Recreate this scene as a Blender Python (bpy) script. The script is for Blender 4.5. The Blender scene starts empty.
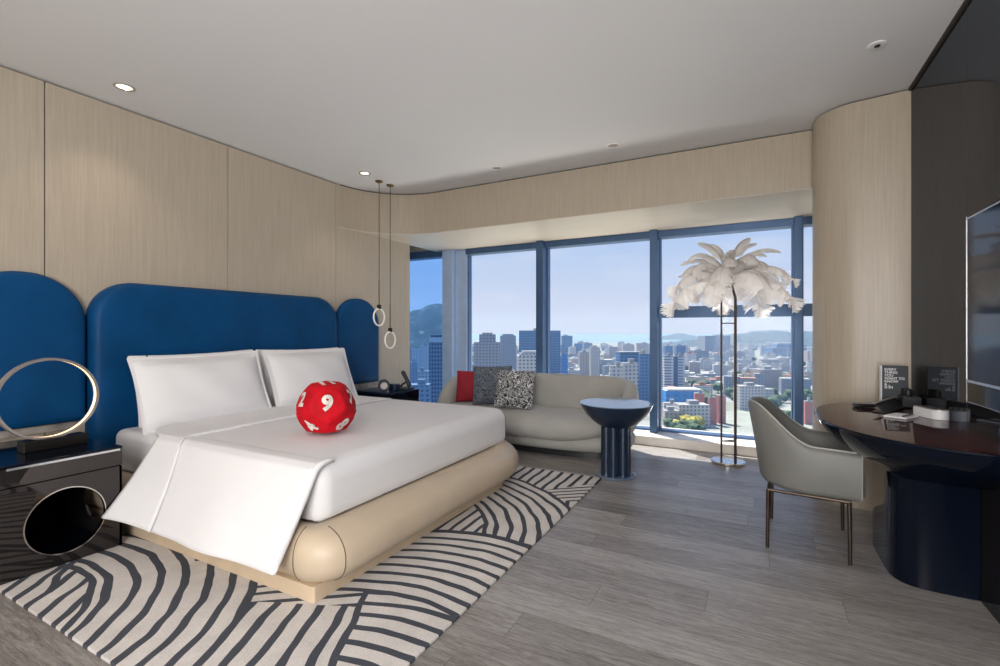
import bpy, bmesh, math, random
from mathutils import Vector, Matrix, noise as mnoise

S = bpy.context.scene
COL = S.collection
R = math.radians
PI = math.pi

# ------------------------------------------------------------------ camera, world, sun, large lights, exposure
YAW = R(28.0); FPX = 479.0; EYE = 1.2; V0 = 331.0
cam_d = bpy.data.cameras.new('camera'); cam = bpy.data.objects.new('camera', cam_d); COL.objects.link(cam)
cam.location = (0, 0, EYE); cam.rotation_euler = (R(90), 0, YAW)
cam_d.sensor_width = 36; cam_d.lens = FPX * 36 / 1000; cam_d.shift_y = -0.002
cam_d.clip_start = 0.05; cam_d.clip_end = 20000
S.camera = cam
S.view_settings.view_transform = 'Standard'; S.view_settings.look = 'None'
S.view_settings.gamma = 1; S.view_settings.use_curve_mapping = False
S.view_settings.exposure = 0.0
S.cycles.use_denoising = True
S.cycles.max_bounces = 10; S.cycles.diffuse_bounces = 5; S.cycles.glossy_bounces = 5
S.cycles.transparent_max_bounces = 16; S.cycles.volume_bounces = 0
S.cycles.sample_clamp_indirect = 6

W = bpy.data.worlds.new('sky'); S.world = W; W.use_nodes = True
nt = W.node_tree; nt.nodes.clear()
o_ = nt.nodes.new('ShaderNodeOutputWorld'); bg = nt.nodes.new('ShaderNodeBackground')
tc = nt.nodes.new('ShaderNodeTexCoord'); sp = nt.nodes.new('ShaderNodeSeparateXYZ')
rp = nt.nodes.new('ShaderNodeValToRGB'); nt.links.new(tc.outputs['Generated'], sp.inputs[0])
nt.links.new(sp.outputs['Z'], rp.inputs[0])
el = rp.color_ramp.elements
el[0].position = 0.0; el[0].color = (.62, .65, .78, 1)
el[1].position = .60; el[1].color = (.24, .42, .82, 1)
for p, c in ((.06, (.62, .66, .81)), (.13, (.53, .63, .83)), (.22, (.42, .57, .86))):
    e = el.new(p); e.color = (*c, 1)
mp = nt.nodes.new('ShaderNodeMapping'); mp.inputs['Scale'].default_value = (2.2, 2.2, 14)
nz = nt.nodes.new('ShaderNodeTexNoise'); nz.inputs['Scale'].default_value = 2.2; nz.inputs['Detail'].default_value = 6
cr = nt.nodes.new('ShaderNodeValToRGB'); cr.color_ramp.elements[0].position = .5; cr.color_ramp.elements[1].position = .78
cr.color_ramp.elements[1].color = (.45, .45, .45, 1)
mx = nt.nodes.new('ShaderNodeMixRGB'); mx.inputs[2].default_value = (.80, .80, .86, 1)
nt.links.new(tc.outputs['Generated'], mp.inputs[0]); nt.links.new(mp.outputs[0], nz.inputs[0])
nt.links.new(nz.outputs[0], cr.inputs[0]); nt.links.new(cr.outputs[0], mx.inputs[0])
nt.links.new(rp.outputs[0], mx.inputs[1]); nt.links.new(mx.outputs[0], bg.inputs[0])
bg.inputs[1].default_value = 1.0
nt.links.new(bg.outputs[0], o_.inputs[0])

sd = bpy.data.lights.new('sun', 'SUN'); sun = bpy.data.objects.new('sun', sd); COL.objects.link(sun)
sd.energy = 10.0; sd.angle = R(.6); sd.color = (1, .95, .87)
sun.rotation_euler = Vector((.43, -.32, -.845)).to_track_quat('-Z', 'Y').to_euler()
sun.location = (-6, 9, 12)

def area_light(name, loc, target, sx, sy, power, color):
    d = bpy.data.lights.new(name, 'AREA'); d.shape = 'RECTANGLE'; d.size = sx; d.size_y = sy
    d.energy = power; d.color = color
    o = bpy.data.objects.new(name, d); COL.objects.link(o); o.location = loc
    o.rotation_euler = (Vector(target) - Vector(loc)).to_track_quat('-Z', 'Y').to_euler()
    return o
area_light('rear_fill', (-.15, -1.65, 1.45), (-2.0, 3.0, 1.8), 1.9, 2.2, 186, (1, .98, .955))  # added soft fill behind the camera, not a fitting of the room
area_light('overhead_fill', (-2.2, -1.3, 2.70), (-2.2, 1.2, 0), 2.6, .8, 22, (1, .92, .82))  # added fill under the unseen rear ceiling, brightens bed and floor
area_light('soffit_fill', (-1.7, 6.35, -.35), (-1.7, 4.6, 2.4), 4.6, .9, 125, (1, .92, .80))  # added lamp hidden below the sill, imitates sunlight bounced onto soffit and ceiling

# ------------------------------------------------------------------ pixel helpers (photograph is 1000x666)
SN, CS = math.sin(YAW), math.cos(YAW)
def at(u, v, dep):
    d = (u - 500) / FPX
    return Vector(((-SN + d * CS) * dep, (CS + d * SN) * dep, EYE - (v - V0) / FPX * dep))
def on_z(u, v, z):
    return at(u, v, (EYE - z) * FPX / (v - V0))

# ------------------------------------------------------------------ materials
class N:
    """tiny expression compiler for shader math"""
    def __init__(s, t, k): s.t, s.k = t, k
    def _m(s, op, *a, clamp=False):
        n = s.t.nodes.new('ShaderNodeMath'); n.operation = op; n.use_clamp = clamp
        for i, x in enumerate((s,) + a):
            if isinstance(x, N): s.t.links.new(x.k, n.inputs[i])
            else: n.inputs[i].default_value = x
        return N(s.t, n.outputs[0])
    def __add__(s, o): return s._m('ADD', o)
    def __sub__(s, o): return s._m('SUBTRACT', o)
    def __mul__(s, o): return s._m('MULTIPLY', o)
    def __truediv__(s, o): return s._m('DIVIDE', o)
    def sqrt(s): return s._m('SQRT')
    def fract(s): return s._m('FRACT')
    def gt(s, o): return s._m('GREATER_THAN', o)
    def lt(s, o): return s._m('LESS_THAN', o)
    def abs(s): return s._m('ABSOLUTE')
    def mx(s, o): return s._m('MAXIMUM', o)
    def mn(s, o): return s._m('MINIMUM', o)
    def sel(s, a, b):                       # s is 0/1: a where 1 else b
        return s * a + (s * -1.0 + 1.0) * b

def new_mat(name):
    m = bpy.data.materials.new(name); m.use_nodes = True
    t = m.node_tree; b = t.nodes['Principled BSDF']
    return m, t, b
def node(t, kind, **kw):
    n = t.nodes.new(kind)
    for k, v in kw.items():
        if hasattr(n, k): setattr(n, k, v)
        else: n.inputs[k].default_value = v
    return n
def coords(t, scale=(1, 1, 1)):
    c = t.nodes.new('ShaderNodeTexCoord'); m = t.nodes.new('ShaderNodeMapping')
    m.inputs['Scale'].default_value = scale
    t.links.new(c.outputs['Object'], m.inputs[0]); return m.outputs[0]
def c4(c): return (c[0], c[1], c[2], 1)
def pmat(name, col, rough=.5, metal=0., nscale=8., namt=.06, bump=0., bscale=60., stretch=(1, 1, 1), coat=0., spec=.5,
         sheen=0., emit=0., trans=0.):
    m, t, b = new_mat(name)
    v = coords(t, stretch)
    n = node(t, 'ShaderNodeTexNoise', Scale=nscale, Detail=4.); t.links.new(v, n.inputs[0])
    r = t.nodes.new('ShaderNodeValToRGB'); t.links.new(n.outputs[0], r.inputs[0])
    r.color_ramp.elements[0].position = .3; r.color_ramp.elements[1].position = .7
    r.color_ramp.elements[0].color = c4([x * (1 - namt) for x in col]); r.color_ramp.elements[1].color = c4([min(1, x * (1 + namt)) for x in col])
    t.links.new(r.outputs[0], b.inputs['Base Color'])
    b.inputs['Roughness'].default_value = rough; b.inputs['Metallic'].default_value = metal
    b.inputs['Specular IOR Level'].default_value = spec
    b.inputs['Coat Weight'].default_value = coat; b.inputs['Coat Roughness'].default_value = .03
    b.inputs['Sheen Weight'].default_value = sheen
    if emit:
        t.links.new(r.outputs[0], b.inputs['Emission Color']); b.inputs['Emission Strength'].default_value = emit
    if bump:
        n2 = node(t, 'ShaderNodeTexNoise', Scale=bscale, Detail=3.); t.links.new(v, n2.inputs[0])
        bp = node(t, 'ShaderNodeBump', Strength=bump, Distance=.01); t.links.new(n2.outputs[0], bp.inputs['Height'])
        t.links.new(bp.outputs[0], b.inputs['Normal'])
    if trans:
        tr = t.nodes.new('ShaderNodeBsdfTranslucent'); t.links.new(r.outputs[0], tr.inputs[0])
        ms = t.nodes.new('ShaderNodeMixShader'); ms.inputs[0].default_value = trans
        t.links.new(b.outputs[0], ms.inputs[1]); t.links.new(tr.outputs[0], ms.inputs[2])
        t.links.new(ms.outputs[0], t.nodes['Material Output'].inputs[0])
    return m

def wood_mat(name, c0, c1, stretch, rough=.45, nscale=3.):
    m, t, b = new_mat(name)
    v = coords(t, stretch)
    n = node(t, 'ShaderNodeTexNoise', Scale=nscale, Detail=8., Roughness=.65, Distortion=.4); t.links.new(v, n.inputs[0])
    r = t.nodes.new('ShaderNodeValToRGB'); t.links.new(n.outputs[0], r.inputs[0])
    r.color_ramp.elements[0].position = .3; r.color_ramp.elements[1].position = .7
    r.color_ramp.elements[0].color = c4(c0); r.color_ramp.elements[1].color = c4(c1)
    t.links.new(r.outputs[0], b.inputs['Base Color']); b.inputs['Roughness'].default_value = rough
    return m

def floor_mat():
    m, t, b = new_mat('oak_planks')
    c = t.nodes.new('ShaderNodeTexCoord'); sp_ = t.nodes.new('ShaderNodeSeparateXYZ'); t.links.new(c.outputs['Object'], sp_.inputs[0])
    x, y = N(t, sp_.outputs[0]), N(t, sp_.outputs[1])
    ry = y / .185; row = ry._m('FLOOR')
    w1 = node(t, 'ShaderNodeTexWhiteNoise', noise_dimensions='1D'); t.links.new(row.k, w1.inputs['W'])
    cx_ = x / 1.7 + N(t, w1.outputs[0]); col = cx_._m('FLOOR')
    cb = t.nodes.new('ShaderNodeCombineXYZ'); t.links.new(row.k, cb.inputs[0]); t.links.new(col.k, cb.inputs[1])
    w2 = node(t, 'ShaderNodeTexWhiteNoise', noise_dimensions='2D'); t.links.new(cb.outputs[0], w2.inputs[0]); pr = N(t, w2.outputs[0])
    gap = ry.fract().lt(.009).mx(cx_.fract().lt(.0013))
    gv = t.nodes.new('ShaderNodeCombineXYZ'); t.links.new((x * 1.2 + pr * 17.0).k, gv.inputs[0]); t.links.new((y * 11.0).k, gv.inputs[1]); t.links.new((pr * 5.0).k, gv.inputs[2])
    n = node(t, 'ShaderNodeTexNoise', Scale=2.6, Detail=9., Roughness=.72, Distortion=1.6); t.links.new(gv.outputs[0], n.inputs[0])
    n2 = node(t, 'ShaderNodeTexNoise', Scale=22., Detail=5., Roughness=.7); t.links.new(gv.outputs[0], n2.inputs[0])
    rings_ = ((N(t, n.outputs[0]) * 9.0).fract() - .5).abs() * 2.0
    g = (N(t, n.outputs[0]) - .5) * 1.5 + (N(t, n2.outputs[0]) - .5) * .9 + (rings_ - .5) * .10 + (pr - .5) * .34 + .5
    r = t.nodes.new('ShaderNodeValToRGB'); t.links.new(g.k, r.inputs[0])
    e = r.color_ramp.elements; e[0].position = .12; e[0].color = (.115, .098, .088, 1); e[1].position = .85; e[1].color = (.41, .385, .37, 1)
    k = e.new(.5); k.color = (.265, .242, .228, 1)
    mx = t.nodes.new('ShaderNodeMixRGB'); mx.inputs[2].default_value = (.10, .085, .075, 1); t.links.new(gap.k, mx.inputs[0]); t.links.new(r.outputs[0], mx.inputs[1])
    t.links.new(mx.outputs[0], b.inputs['Base Color'])
    b.inputs['Roughness'].default_value = .34
    bp = node(t, 'ShaderNodeBump', Strength=.3, Distance=.003); t.links.new((g - gap * .6).k, bp.inputs['Height'])
    t.links.new(bp.outputs[0], b.inputs['Normal'])
    return m

def mirror_mat(name, col, rough=.02, base=(.012, .011, .011)):
    m, t, b = new_mat(name)
    v = coords(t); n = node(t, 'ShaderNodeTexNoise', Scale=1.5); t.links.new(v, n.inputs[0])
    r = t.nodes.new('ShaderNodeValToRGB'); t.links.new(n.outputs[0], r.inputs[0])
    r.color_ramp.elements[0].color = c4([x * .97 for x in col]); r.color_ramp.elements[1].color = c4([x * 1.03 for x in col])
    g = t.nodes.new('ShaderNodeBsdfGlossy'); g.inputs['Roughness'].default_value = rough; t.links.new(r.outputs[0], g.inputs[0])
    b.inputs['Base Color'].default_value = c4(base); b.inputs['Roughness'].default_value = .6; b.inputs['Specular IOR Level'].default_value = 0
    a = t.nodes.new('ShaderNodeAddShader'); t.links.new(b.outputs[0], a.inputs[0]); t.links.new(g.outputs[0], a.inputs[1])
    t.links.new(a.outputs[0], t.nodes['Material Output'].inputs[0])
    return m

def glass_mat(name, tint, refl=.5):
    m, t, b = new_mat(name); t.nodes.remove(b)
    tr = t.nodes.new('ShaderNodeBsdfTransparent'); tr.inputs[0].default_value = c4(tint)
    gl = t.nodes.new('ShaderNodeBsdfGlossy'); gl.inputs['Roughness'].default_value = .02
    fr = t.nodes.new('ShaderNodeFresnel'); fr.inputs[0].default_value = 1.45
    f = N(t, fr.outputs[0]) * refl
    ms = t.nodes.new('ShaderNodeMixShader'); t.links.new(f.k, ms.inputs[0])
    t.links.new(tr.outputs[0], ms.inputs[1]); t.links.new(gl.outputs[0], ms.inputs[2])
    t.links.new(ms.outputs[0], t.nodes['Material Output'].inputs[0])
    return m

M = {}
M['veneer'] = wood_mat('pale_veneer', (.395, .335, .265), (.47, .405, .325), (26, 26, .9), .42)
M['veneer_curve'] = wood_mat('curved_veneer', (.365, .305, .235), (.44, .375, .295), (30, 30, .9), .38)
M['soffit'] = wood_mat('soffit_veneer_lit', (.58, .51, .41), (.64, .57, .47), (1.5, 14, 14), .4)  # pale veneer, lightened to put sun bounced off the sill into its colour
M['gap'] = pmat('dark_joint', (.03, .025, .02), .7)
M['ceiling'] = pmat('ceiling_paint', (.72, .715, .72), .8, namt=.01, nscale=2)
M['plaster'] = pmat('wall_paint', (.52, .46, .38), .7, namt=.02)
M['floor'] = floor_mat()
M['mirror'] = mirror_mat('smoked_mirror', (.14, .155, .18))
M['mirror_dark'] = mirror_mat('black_mirror', (.052, .046, .046), .03)
M['silver'] = pmat('brushed_silver', (.70, .71, .74), .25, 1.)
M['mullion'] = pmat('blue_grey_aluminium', (.050, .105, .215), .38, .35)
M['mullion_pale'] = pmat('pale_aluminium', (.42, .54, .74), .4, .25)
M['stone'] = pmat('sill_stone', (.74, .69, .64), .35, nscale=5, namt=.08)
M['glass'] = glass_mat('clear_glass', (.97, .985, 1.0), .10)
M['glass_blue'] = glass_mat('blue_tinted_glass', (.60, .79, 1.0), .10)
M['blue'] = pmat('blue_velvet', (.002, .054, .165), .5, nscale=4, namt=.15, bump=.06, bscale=220, spec=.14)
M['linen'] = pmat('white_linen', (.755, .745, .76), .85, nscale=3, namt=.015, bump=.05, bscale=7)
M['cream'] = pmat('cream_leather', (.56, .45, .33), .42, nscale=5, namt=.04, bump=.05, bscale=180)
M['plinth'] = pmat('cream_plinth', (.60, .47, .33), .5)
M['thread'] = pmat('dark_thread', (.12, .09, .06), .7)
M['sofa'] = pmat('sofa_velvet', (.37, .363, .34), .8, nscale=6, namt=.05, bump=.1, bscale=240, sheen=.2)
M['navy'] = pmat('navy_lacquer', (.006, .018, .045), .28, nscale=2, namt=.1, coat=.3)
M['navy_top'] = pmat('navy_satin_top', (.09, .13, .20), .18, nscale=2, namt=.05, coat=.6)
M['lacquer'] = pmat('gloss_navy_lacquer', (.0025, .005, .012), .05, nscale=2, namt=.1, spec=.2)
M['lacquer_top'] = pmat('plum_lacquer_top', (.05, .016, .018), .05, nscale=3, namt=.1, spec=.16)
M['chair'] = pmat('grey_green_leather', (.175, .175, .163), .5, nscale=5, namt=.05, bump=.05, bscale=200)
M['piping'] = pmat('pale_piping', (.42, .41, .39), .5)
M['bronze'] = pmat('dark_bronze', (.075, .055, .045), .35, .8)
M['black'] = pmat('black_plastic', (.012, .013, .016), .35)
M['black_metal'] = pmat('black_metal', (.02, .018, .016), .35, .6)
M['brass'] = pmat('aged_brass', (.20, .14, .07), .35, .9)
M['chrome'] = pmat('polished_chrome', (.62, .58, .55), .12, 1.)
M['feather'] = pmat('ostrich_feather', (.96, .93, .92), .9, nscale=14, namt=.06, trans=.5)
M['quill'] = pmat('feather_quill', (.60, .50, .42), .7)
M['red'] = pmat('red_plush', (.52, .003, .012), .75, nscale=12, namt=.2, bump=.6, bscale=16, spec=.2)
M['redcush'] = pmat('crimson_velvet', (.28, .008, .022), .8, nscale=8, namt=.1)
M['digit'] = pmat('grey_white_print', (.66, .62, .57), .8, nscale=22, namt=.28)
M['white'] = pmat('white_paint', (.75, .75, .76), .45)
M['paper'] = pmat('white_paper', (.80, .80, .82), .7)
M['book'] = pmat('charcoal_cover', (.055, .06, .068), .45)
M['lamp_on'] = pmat('lit_diffuser', (1, .86, .66), .5, namt=.01, emit=2.2)
M['led'] = pmat('warm_led_strip', (1, .74, .45), .5, namt=.01, emit=1.6)
M['ring'] = pmat('frosted_ring', (.80, .76, .68), .4, namt=.02, emit=.18)
M['ringgrey'] = pmat('champagne_ring', (.42, .37, .34), .35, .6)
M['marble'] = pmat('grey_marble_band', (.32, .29, .26), .25, nscale=9, namt=.35)

def screen_mat():
    m, t, b = new_mat('television_screen')
    v = coords(t); n = node(t, 'ShaderNodeTexNoise', Scale=.8); t.links.new(v, n.inputs[0])
    r = t.nodes.new('ShaderNodeValToRGB'); t.links.new(n.outputs[0], r.inputs[0])
    r.color_ramp.elements[0].color = (.008, .010, .014, 1); r.color_ramp.elements[1].color = (.012, .014, .02, 1)
    t.links.new(r.outputs[0], b.inputs['Base Color']); b.inputs['Roughness'].default_value = .08
    b.inputs['Specular IOR Level'].default_value = .16
    return m
M['screen'] = screen_mat()

def pattern_cushion(name, ca, cb, scale, cut):
    m, t, b = new_mat(name); v = coords(t)
    n = node(t, 'ShaderNodeTexNoise', Scale=scale, Detail=1., Distortion=1.5); t.links.new(v, n.inputs[0])
    k = ((N(t, n.outputs[0]) * 7.0).fract()).gt(cut)
    mx = t.nodes.new('ShaderNodeMixRGB'); mx.inputs[1].default_value = c4(ca); mx.inputs[2].default_value = c4(cb)
    t.links.new(k.k, mx.inputs[0]); t.links.new(mx.outputs[0], b.inputs['Base Color']); b.inputs['Roughness'].default_value = .85
    return m
M['bw'] = pattern_cushion('black_white_squiggle', (.02, .024, .032), (.60, .60, .61), 15, .62)
M['greyknit'] = pattern_cushion('blue_grey_weave', (.035, .045, .062), (.17, .19, .23), 17, .5)

RUGC = (-2.235, 2.33)
def rug_mat():
    m, t, b = new_mat('carved_stripe_wool')
    c = t.nodes.new('ShaderNodeTexCoord'); s = t.nodes.new('ShaderNodeSeparateXYZ')
    # a little wobble so the carved lines look hand made
    wob = node(t, 'ShaderNodeTexNoise', Scale=5., Detail=1.); t.links.new(c.outputs['Object'], wob.inputs[0])
    t.links.new(c.outputs['Object'], s.inputs[0])
    w = (N(t, wob.outputs[0]) - .5) * .03
    x = N(t, s.outputs[0]) + RUGC[0] + w; y = N(t, s.outputs[1]) + RUGC[1] + w
    def dist(cx, cy): a = x - cx; d = y - cy; return (a * a + d * d).sqrt()
    def stripe(q, period, off=0., duty=.34): return ((q + off) / period).fract().lt(duty)
    rA = dist(-2.95, .46)
    sA = stripe(rA, .100, .0)
    innerA = stripe(x * .77 + y * .63, .098, .03)
    cellA = (rA.lt(.66)).sel(innerA, sA)
    # upper edge of the B family of arcs
    xb = x + 1.28
    q = y + xb * xb * .62
    sB = stripe(q, .090, .03)
    lowdiv = x + (y - 1.6) * .55
    eL = stripe(x * .88 + y * .46, .10, .0); eR = stripe(y * .97 - x * .2 + (x + 1.3) * (x + 1.3) * .5, .088, .02)
    wedge = stripe(y * .80 - x * .60, .082, .0)
    isw = (y * .92 - x * .39).gt(1.995)
    eLL = isw.sel(wedge, eL)
    cellE = lowdiv.gt(-1.535).sel(eR, eLL)
    rC = dist(-2.15, 2.15)
    sC = stripe(rC, .086, .01)
    small = stripe(x * 1.0 + y * .05, .075, .0)
    cC = rC.lt(.80).sel(small, sC)
    d1 = stripe(x * .62 - y * .78, .064, .0); d0 = stripe(x + y * .02, .085, 0.)
    dn = ((x * .75 - y * .66).gt(-3.22) ).sel(d1, d0)
    d2 = stripe(x * .97 + y * .22, .085, .01)
    nearE = (x + (y - 2.75) * .12).gt(-1.145) * y.lt(3.17)
    dd = nearE.sel(d2, dn)
    upper = rC.gt(1.375).sel(dd, cC)
    rest = q.gt(2.43).sel(upper, q.gt(1.70).sel(sB, cellE))
    k = rA.lt(1.32).sel(cellA, rest)
    # dark outlines between cells
    ln = ((rA - 1.32).abs().lt(.018)).mx((q - 2.43).abs().lt(.016) * rA.gt(1.32)).mx((q - 1.70).abs().lt(.016) * rA.gt(1.32))
    ln = ln.mx((rC - 1.375).abs().lt(.016) * q.gt(2.43)).mx((rC - .80).abs().lt(.014) * q.gt(2.43)).mx((lowdiv + 1.535).abs().lt(.018) * q.lt(1.70) * rA.gt(1.32))
    ln = ln.mx((rA - .66).abs().lt(.016))
    k = k.mx(ln)
    n = node(t, 'ShaderNodeTexNoise', Scale=160., Detail=3.); t.links.new(c.outputs['Object'], n.inputs[0])
    n2 = node(t, 'ShaderNodeTexNoise', Scale=9., Detail=4.); t.links.new(c.outputs['Object'], n2.inputs[0])
    f = (N(t, n.outputs[0]) - .5) * .5 + (N(t, n2.outputs[0]) - .5) * .35 + 1.0
    mx = t.nodes.new('ShaderNodeMixRGB'); mx.inputs[1].default_value = (.62, .58, .555, 1); mx.inputs[2].default_value = (.070, .076, .092, 1)
    t.links.new(k.k, mx.inputs[0])
    ml = t.nodes.new('ShaderNodeMixRGB'); ml.blend_type = 'MULTIPLY'; ml.inputs[0].default_value = 1
    cb = t.nodes.new('ShaderNodeCombineXYZ')
    for i in range(3): t.links.new(f.k, cb.inputs[i])
    t.links.new(mx.outputs[0], ml.inputs[1]); t.links.new(cb.outputs[0], ml.inputs[2])
    t.links.new(ml.outputs[0], b.inputs['Base Color']); b.inputs['Roughness'].default_value = .95
    b.inputs['Specular IOR Level'].default_value = .1
    h = N(t, n.outputs[0]) * .3 + k * -.8
    bp = node(t, 'ShaderNodeBump', Strength=.5, Distance=.006); t.links.new(h.k, bp.inputs['Height'])
    t.links.new(bp.outputs[0], b.inputs['Normal'])
    return m
M['rug'] = rug_mat()

# ------------------------------------------------------------------ mesh helpers
class B:
    def __init__(s): s.bm = bmesh.new(); s.mi = 0
    def face(s, vs):
        try:
            f = s.bm.faces.new(vs); f.material_index = s.mi; return f
        except ValueError: return None
    def box(s, x0, x1, y0, y1, z0, z1):
        v = [s.bm.verts.new((x, y, z)) for x in (x0, x1) for y in (y0, y1) for z in (z0, z1)]
        for q in ((0, 1, 3, 2), (4, 6, 7, 5), (0, 4, 5, 1), (2, 3, 7, 6), (0, 2, 6, 4), (1, 5, 7, 3)): s.face([v[i] for i in q])
        return s
    def rbox(s, x0, x1, y0, y1, z0, z1, r, seg=4):
        t = bmesh.new(); bmesh.ops.create_cube(t, size=1)
        for v in t.verts: v.co = Vector(((x0 + x1) / 2 + v.co.x * (x1 - x0), (y0 + y1) / 2 + v.co.y * (y1 - y0), (z0 + z1) / 2 + v.co.z * (z1 - z0)))
        bmesh.ops.bevel(t, geom=t.edges[:], offset=r, segments=seg, affect='EDGES', profile=.5)
        s.absorb(t); return s
    def absorb(s, t, mat=None):
        d = {}
        for v in t.verts: d[v] = s.bm.verts.new(mat @ v.co if mat else v.co)
        for f in t.faces: s.face([d[v] for v in f.verts])
        t.free()
    def rings(s, rings, close=True, cap0=True, cap1=True):
        vv = [[s.bm.verts.new(p) for p in r] for r in rings]
        n = len(vv[0])
        for a, b in zip(vv, vv[1:]):
            for i in range(n if close else n - 1):
                j = (i + 1) % n
                s.face([a[i], a[j], b[j], b[i]])
        if cap0: s.face(vv[0][::-1])
        if cap1: s.face(vv[-1])
        return s
    def lathe(s, prof, c=(0, 0), seg=32, cap0=True, cap1=True):
        return s.rings([[(c[0] + r * math.cos(2 * PI * i / seg), c[1] + r * math.sin(2 * PI * i / seg), z) for i in range(seg)] for r, z in prof], True, cap0, cap1)
    def cyl(s, p0, p1, r0, r1=None, seg=16):
        return s.tube([p0, p1], [r0, r0 if r1 is None else r1], seg)
    def tube(s, pts, rad, seg=10, closed=False):
        pts = [Vector(p) for p in pts]; n = len(pts)
        if not isinstance(rad, (list, tuple)): rad = [rad] * n
        rings = []; ref = None
        for i, p in enumerate(pts):
            if closed: d = (pts[(i + 1) % n] - pts[i - 1])
            else: d = pts[min(i + 1, n - 1)] - pts[max(i - 1, 0)]
            d.normalize()
            if ref is None: ref = Vector((0, 0, 1)) if abs(d.z) < .9 else Vector((1, 0, 0))
            a = (ref - d * ref.dot(d)).normalized(); ref = a; b = d.cross(a)
            rings.append([p + (a * math.cos(2 * PI * k / seg) + b * math.sin(2 * PI * k / seg)) * rad[i] for k in range(seg)])
        if closed: rings.append(rings[0]); return s.rings(rings, True, False, False)
        return s.rings(rings)
    def prism(s, poly, z0, z1):
        return s.rings([[(x, y, z0) for x, y in poly], [(x, y, z1) for x, y in poly]])
    def grid(s, fn, nu, nv):
        vv = [[s.bm.verts.new(fn(i / nu, j / nv)) for j in range(nv + 1)] for i in range(nu + 1)]
        for i in range(nu):
            for j in range(nv): s.face([vv[i][j], vv[i + 1][j], vv[i + 1][j + 1], vv[i][j + 1]])
        return s
    def build(s, name, mat, parent=None, smooth=True, angle=38, origin=None, local=False, solid=0, subd=0, weld=False):
        if weld: bmesh.ops.remove_doubles(s.bm, verts=s.bm.verts[:], dist=1e-5)
        bmesh.ops.recalc_face_normals(s.bm, faces=s.bm.faces[:])
        if parent is not None and not local: off = parent.matrix_basis.translation.copy()
        elif parent is not None: off = Vector((0, 0, 0))
        elif origin is not None: off = Vector(origin)
        else: off = Vector((0, 0, 0))
        if parent is not None and parent.parent is not None and not local: off = off + parent.parent.matrix_basis.translation
        for v in s.bm.verts: v.co -= off
        me = bpy.data.meshes.new(name); s.bm.to_mesh(me); s.bm.free()
        for m_ in (mat if isinstance(mat, (list, tuple)) else [mat]): me.materials.append(M[m_] if isinstance(m_, str) else m_)
        o = bpy.data.objects.new(name, me); COL.objects.link(o)
        if parent is not None: o.parent = parent
        elif origin is not None: o.location = off
        if smooth:
            me.shade_smooth()
            if angle: me.set_sharp_from_angle(angle=R(angle))
        if solid:
            md = o.modifiers.new('solid', 'SOLIDIFY'); md.thickness = solid; md.offset = -1
        if subd:
            md = o.modifiers.new('sub', 'SUBSURF'); md.levels = subd; md.render_levels = subd
        return o

def tag(o, label, cat, group=None, kind=None):
    o['label'] = label; o['category'] = cat
    if group: o['group'] = group
    if kind: o['kind'] = kind
    return o
def thing(name, label, cat, loc=(0, 0, 0), rz=0., group=None):
    o = bpy.data.objects.new(name, None); o.empty_display_size = .05; COL.objects.link(o)
    o.location = loc; o.rotation_euler = (0, 0, rz); o.matrix_basis = Matrix.Translation(loc) @ Matrix.Rotation(rz, 4, 'Z')
    return tag(o, label, cat, group)
def struct(b, name, mat, parent=None, **kw):
    o = b.build(name, mat, parent, **kw)
    if parent is None: o['kind'] = 'structure'
    return o
def dup(root, loc=None, rz=None, label=None, group=None):
    r = root.copy(); COL.objects.link(r)
    if loc is not None: r.location = loc
    if rz is not None: r.rotation_euler = (0, 0, rz)
    if label: r['label'] = label
    if group: r['group'] = group
    for ch in list(root.children):
        c = ch.copy(); COL.objects.link(c); c.parent = r
        for g in list(ch.children):
            d = g.copy(); COL.objects.link(d); d.parent = c
    return r
def text_bm(body, size, align='CENTER', extrude=.001, space=1.0, offset=0.):
    cu = bpy.data.curves.new('lettering', 'FONT'); cu.body = body; cu.size = size; cu.align_x = align; cu.align_y = 'CENTER'
    cu.extrude = extrude; cu.space_line = space; cu.offset = offset; cu.resolution_u = 4
    ob = bpy.data.objects.new('lettering', cu); COL.objects.link(ob)
    bpy.context.view_layer.update()
    dg = bpy.context.evaluated_depsgraph_get()
    me = bpy.data.meshes.new_from_object(ob.evaluated_get(dg))
    t = bmesh.new(); t.from_mesh(me)
    bpy.data.objects.remove(ob); bpy.data.curves.remove(cu); bpy.data.meshes.remove(me)
    return t
def arc(cx, cy, r, a0, a1, n):
    return [(cx + r * math.cos(R(a0 + (a1 - a0) * i / n)), cy + r * math.sin(R(a0 + (a1 - a0) * i / n))) for i in range(n + 1)]

# ------------------------------------------------------------------ room shell
XL, XR, YB, YW, HC = -3.89, .885, -1.9, 5.5, 2.76
struct(B().box(-5.0, 1.05, YB - .1, 5.75, -.12, 0), 'floor', 'floor', smooth=False)
struct(B().box(-5.0, 1.05, YB - .1, 5.75, HC, HC + .12), 'ceiling', 'ceiling', smooth=False)
b = B()
ys = [YB, -1.04, .128, 1.299, 2.47, 3.64, 4.866]
for y0, y1 in zip(ys, ys[1:]): b.rbox(XL - .03, XL, y0 + .003, y1 - .003, 0, HC - .012, .002, 1)
b.mi = 1; b.box(XL - .11, XL - .03, YB, 4.86, 0, HC)
struct(b, 'wall_left', ['veneer', 'gap'], smooth=False)
struct(B().box(-4.95, -4.75, 4.5, 5.7, 0, HC), 'wall_recess', 'plaster', smooth=False)
struct(B().box(-4.95, XL - .11, 4.5, 4.7, 0, HC), 'wall_return', 'plaster', smooth=False)
struct(B().box(-4.0, 1.05, YB - .1, YB, 0, HC), 'wall_rear', 'plaster', smooth=False)
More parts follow.
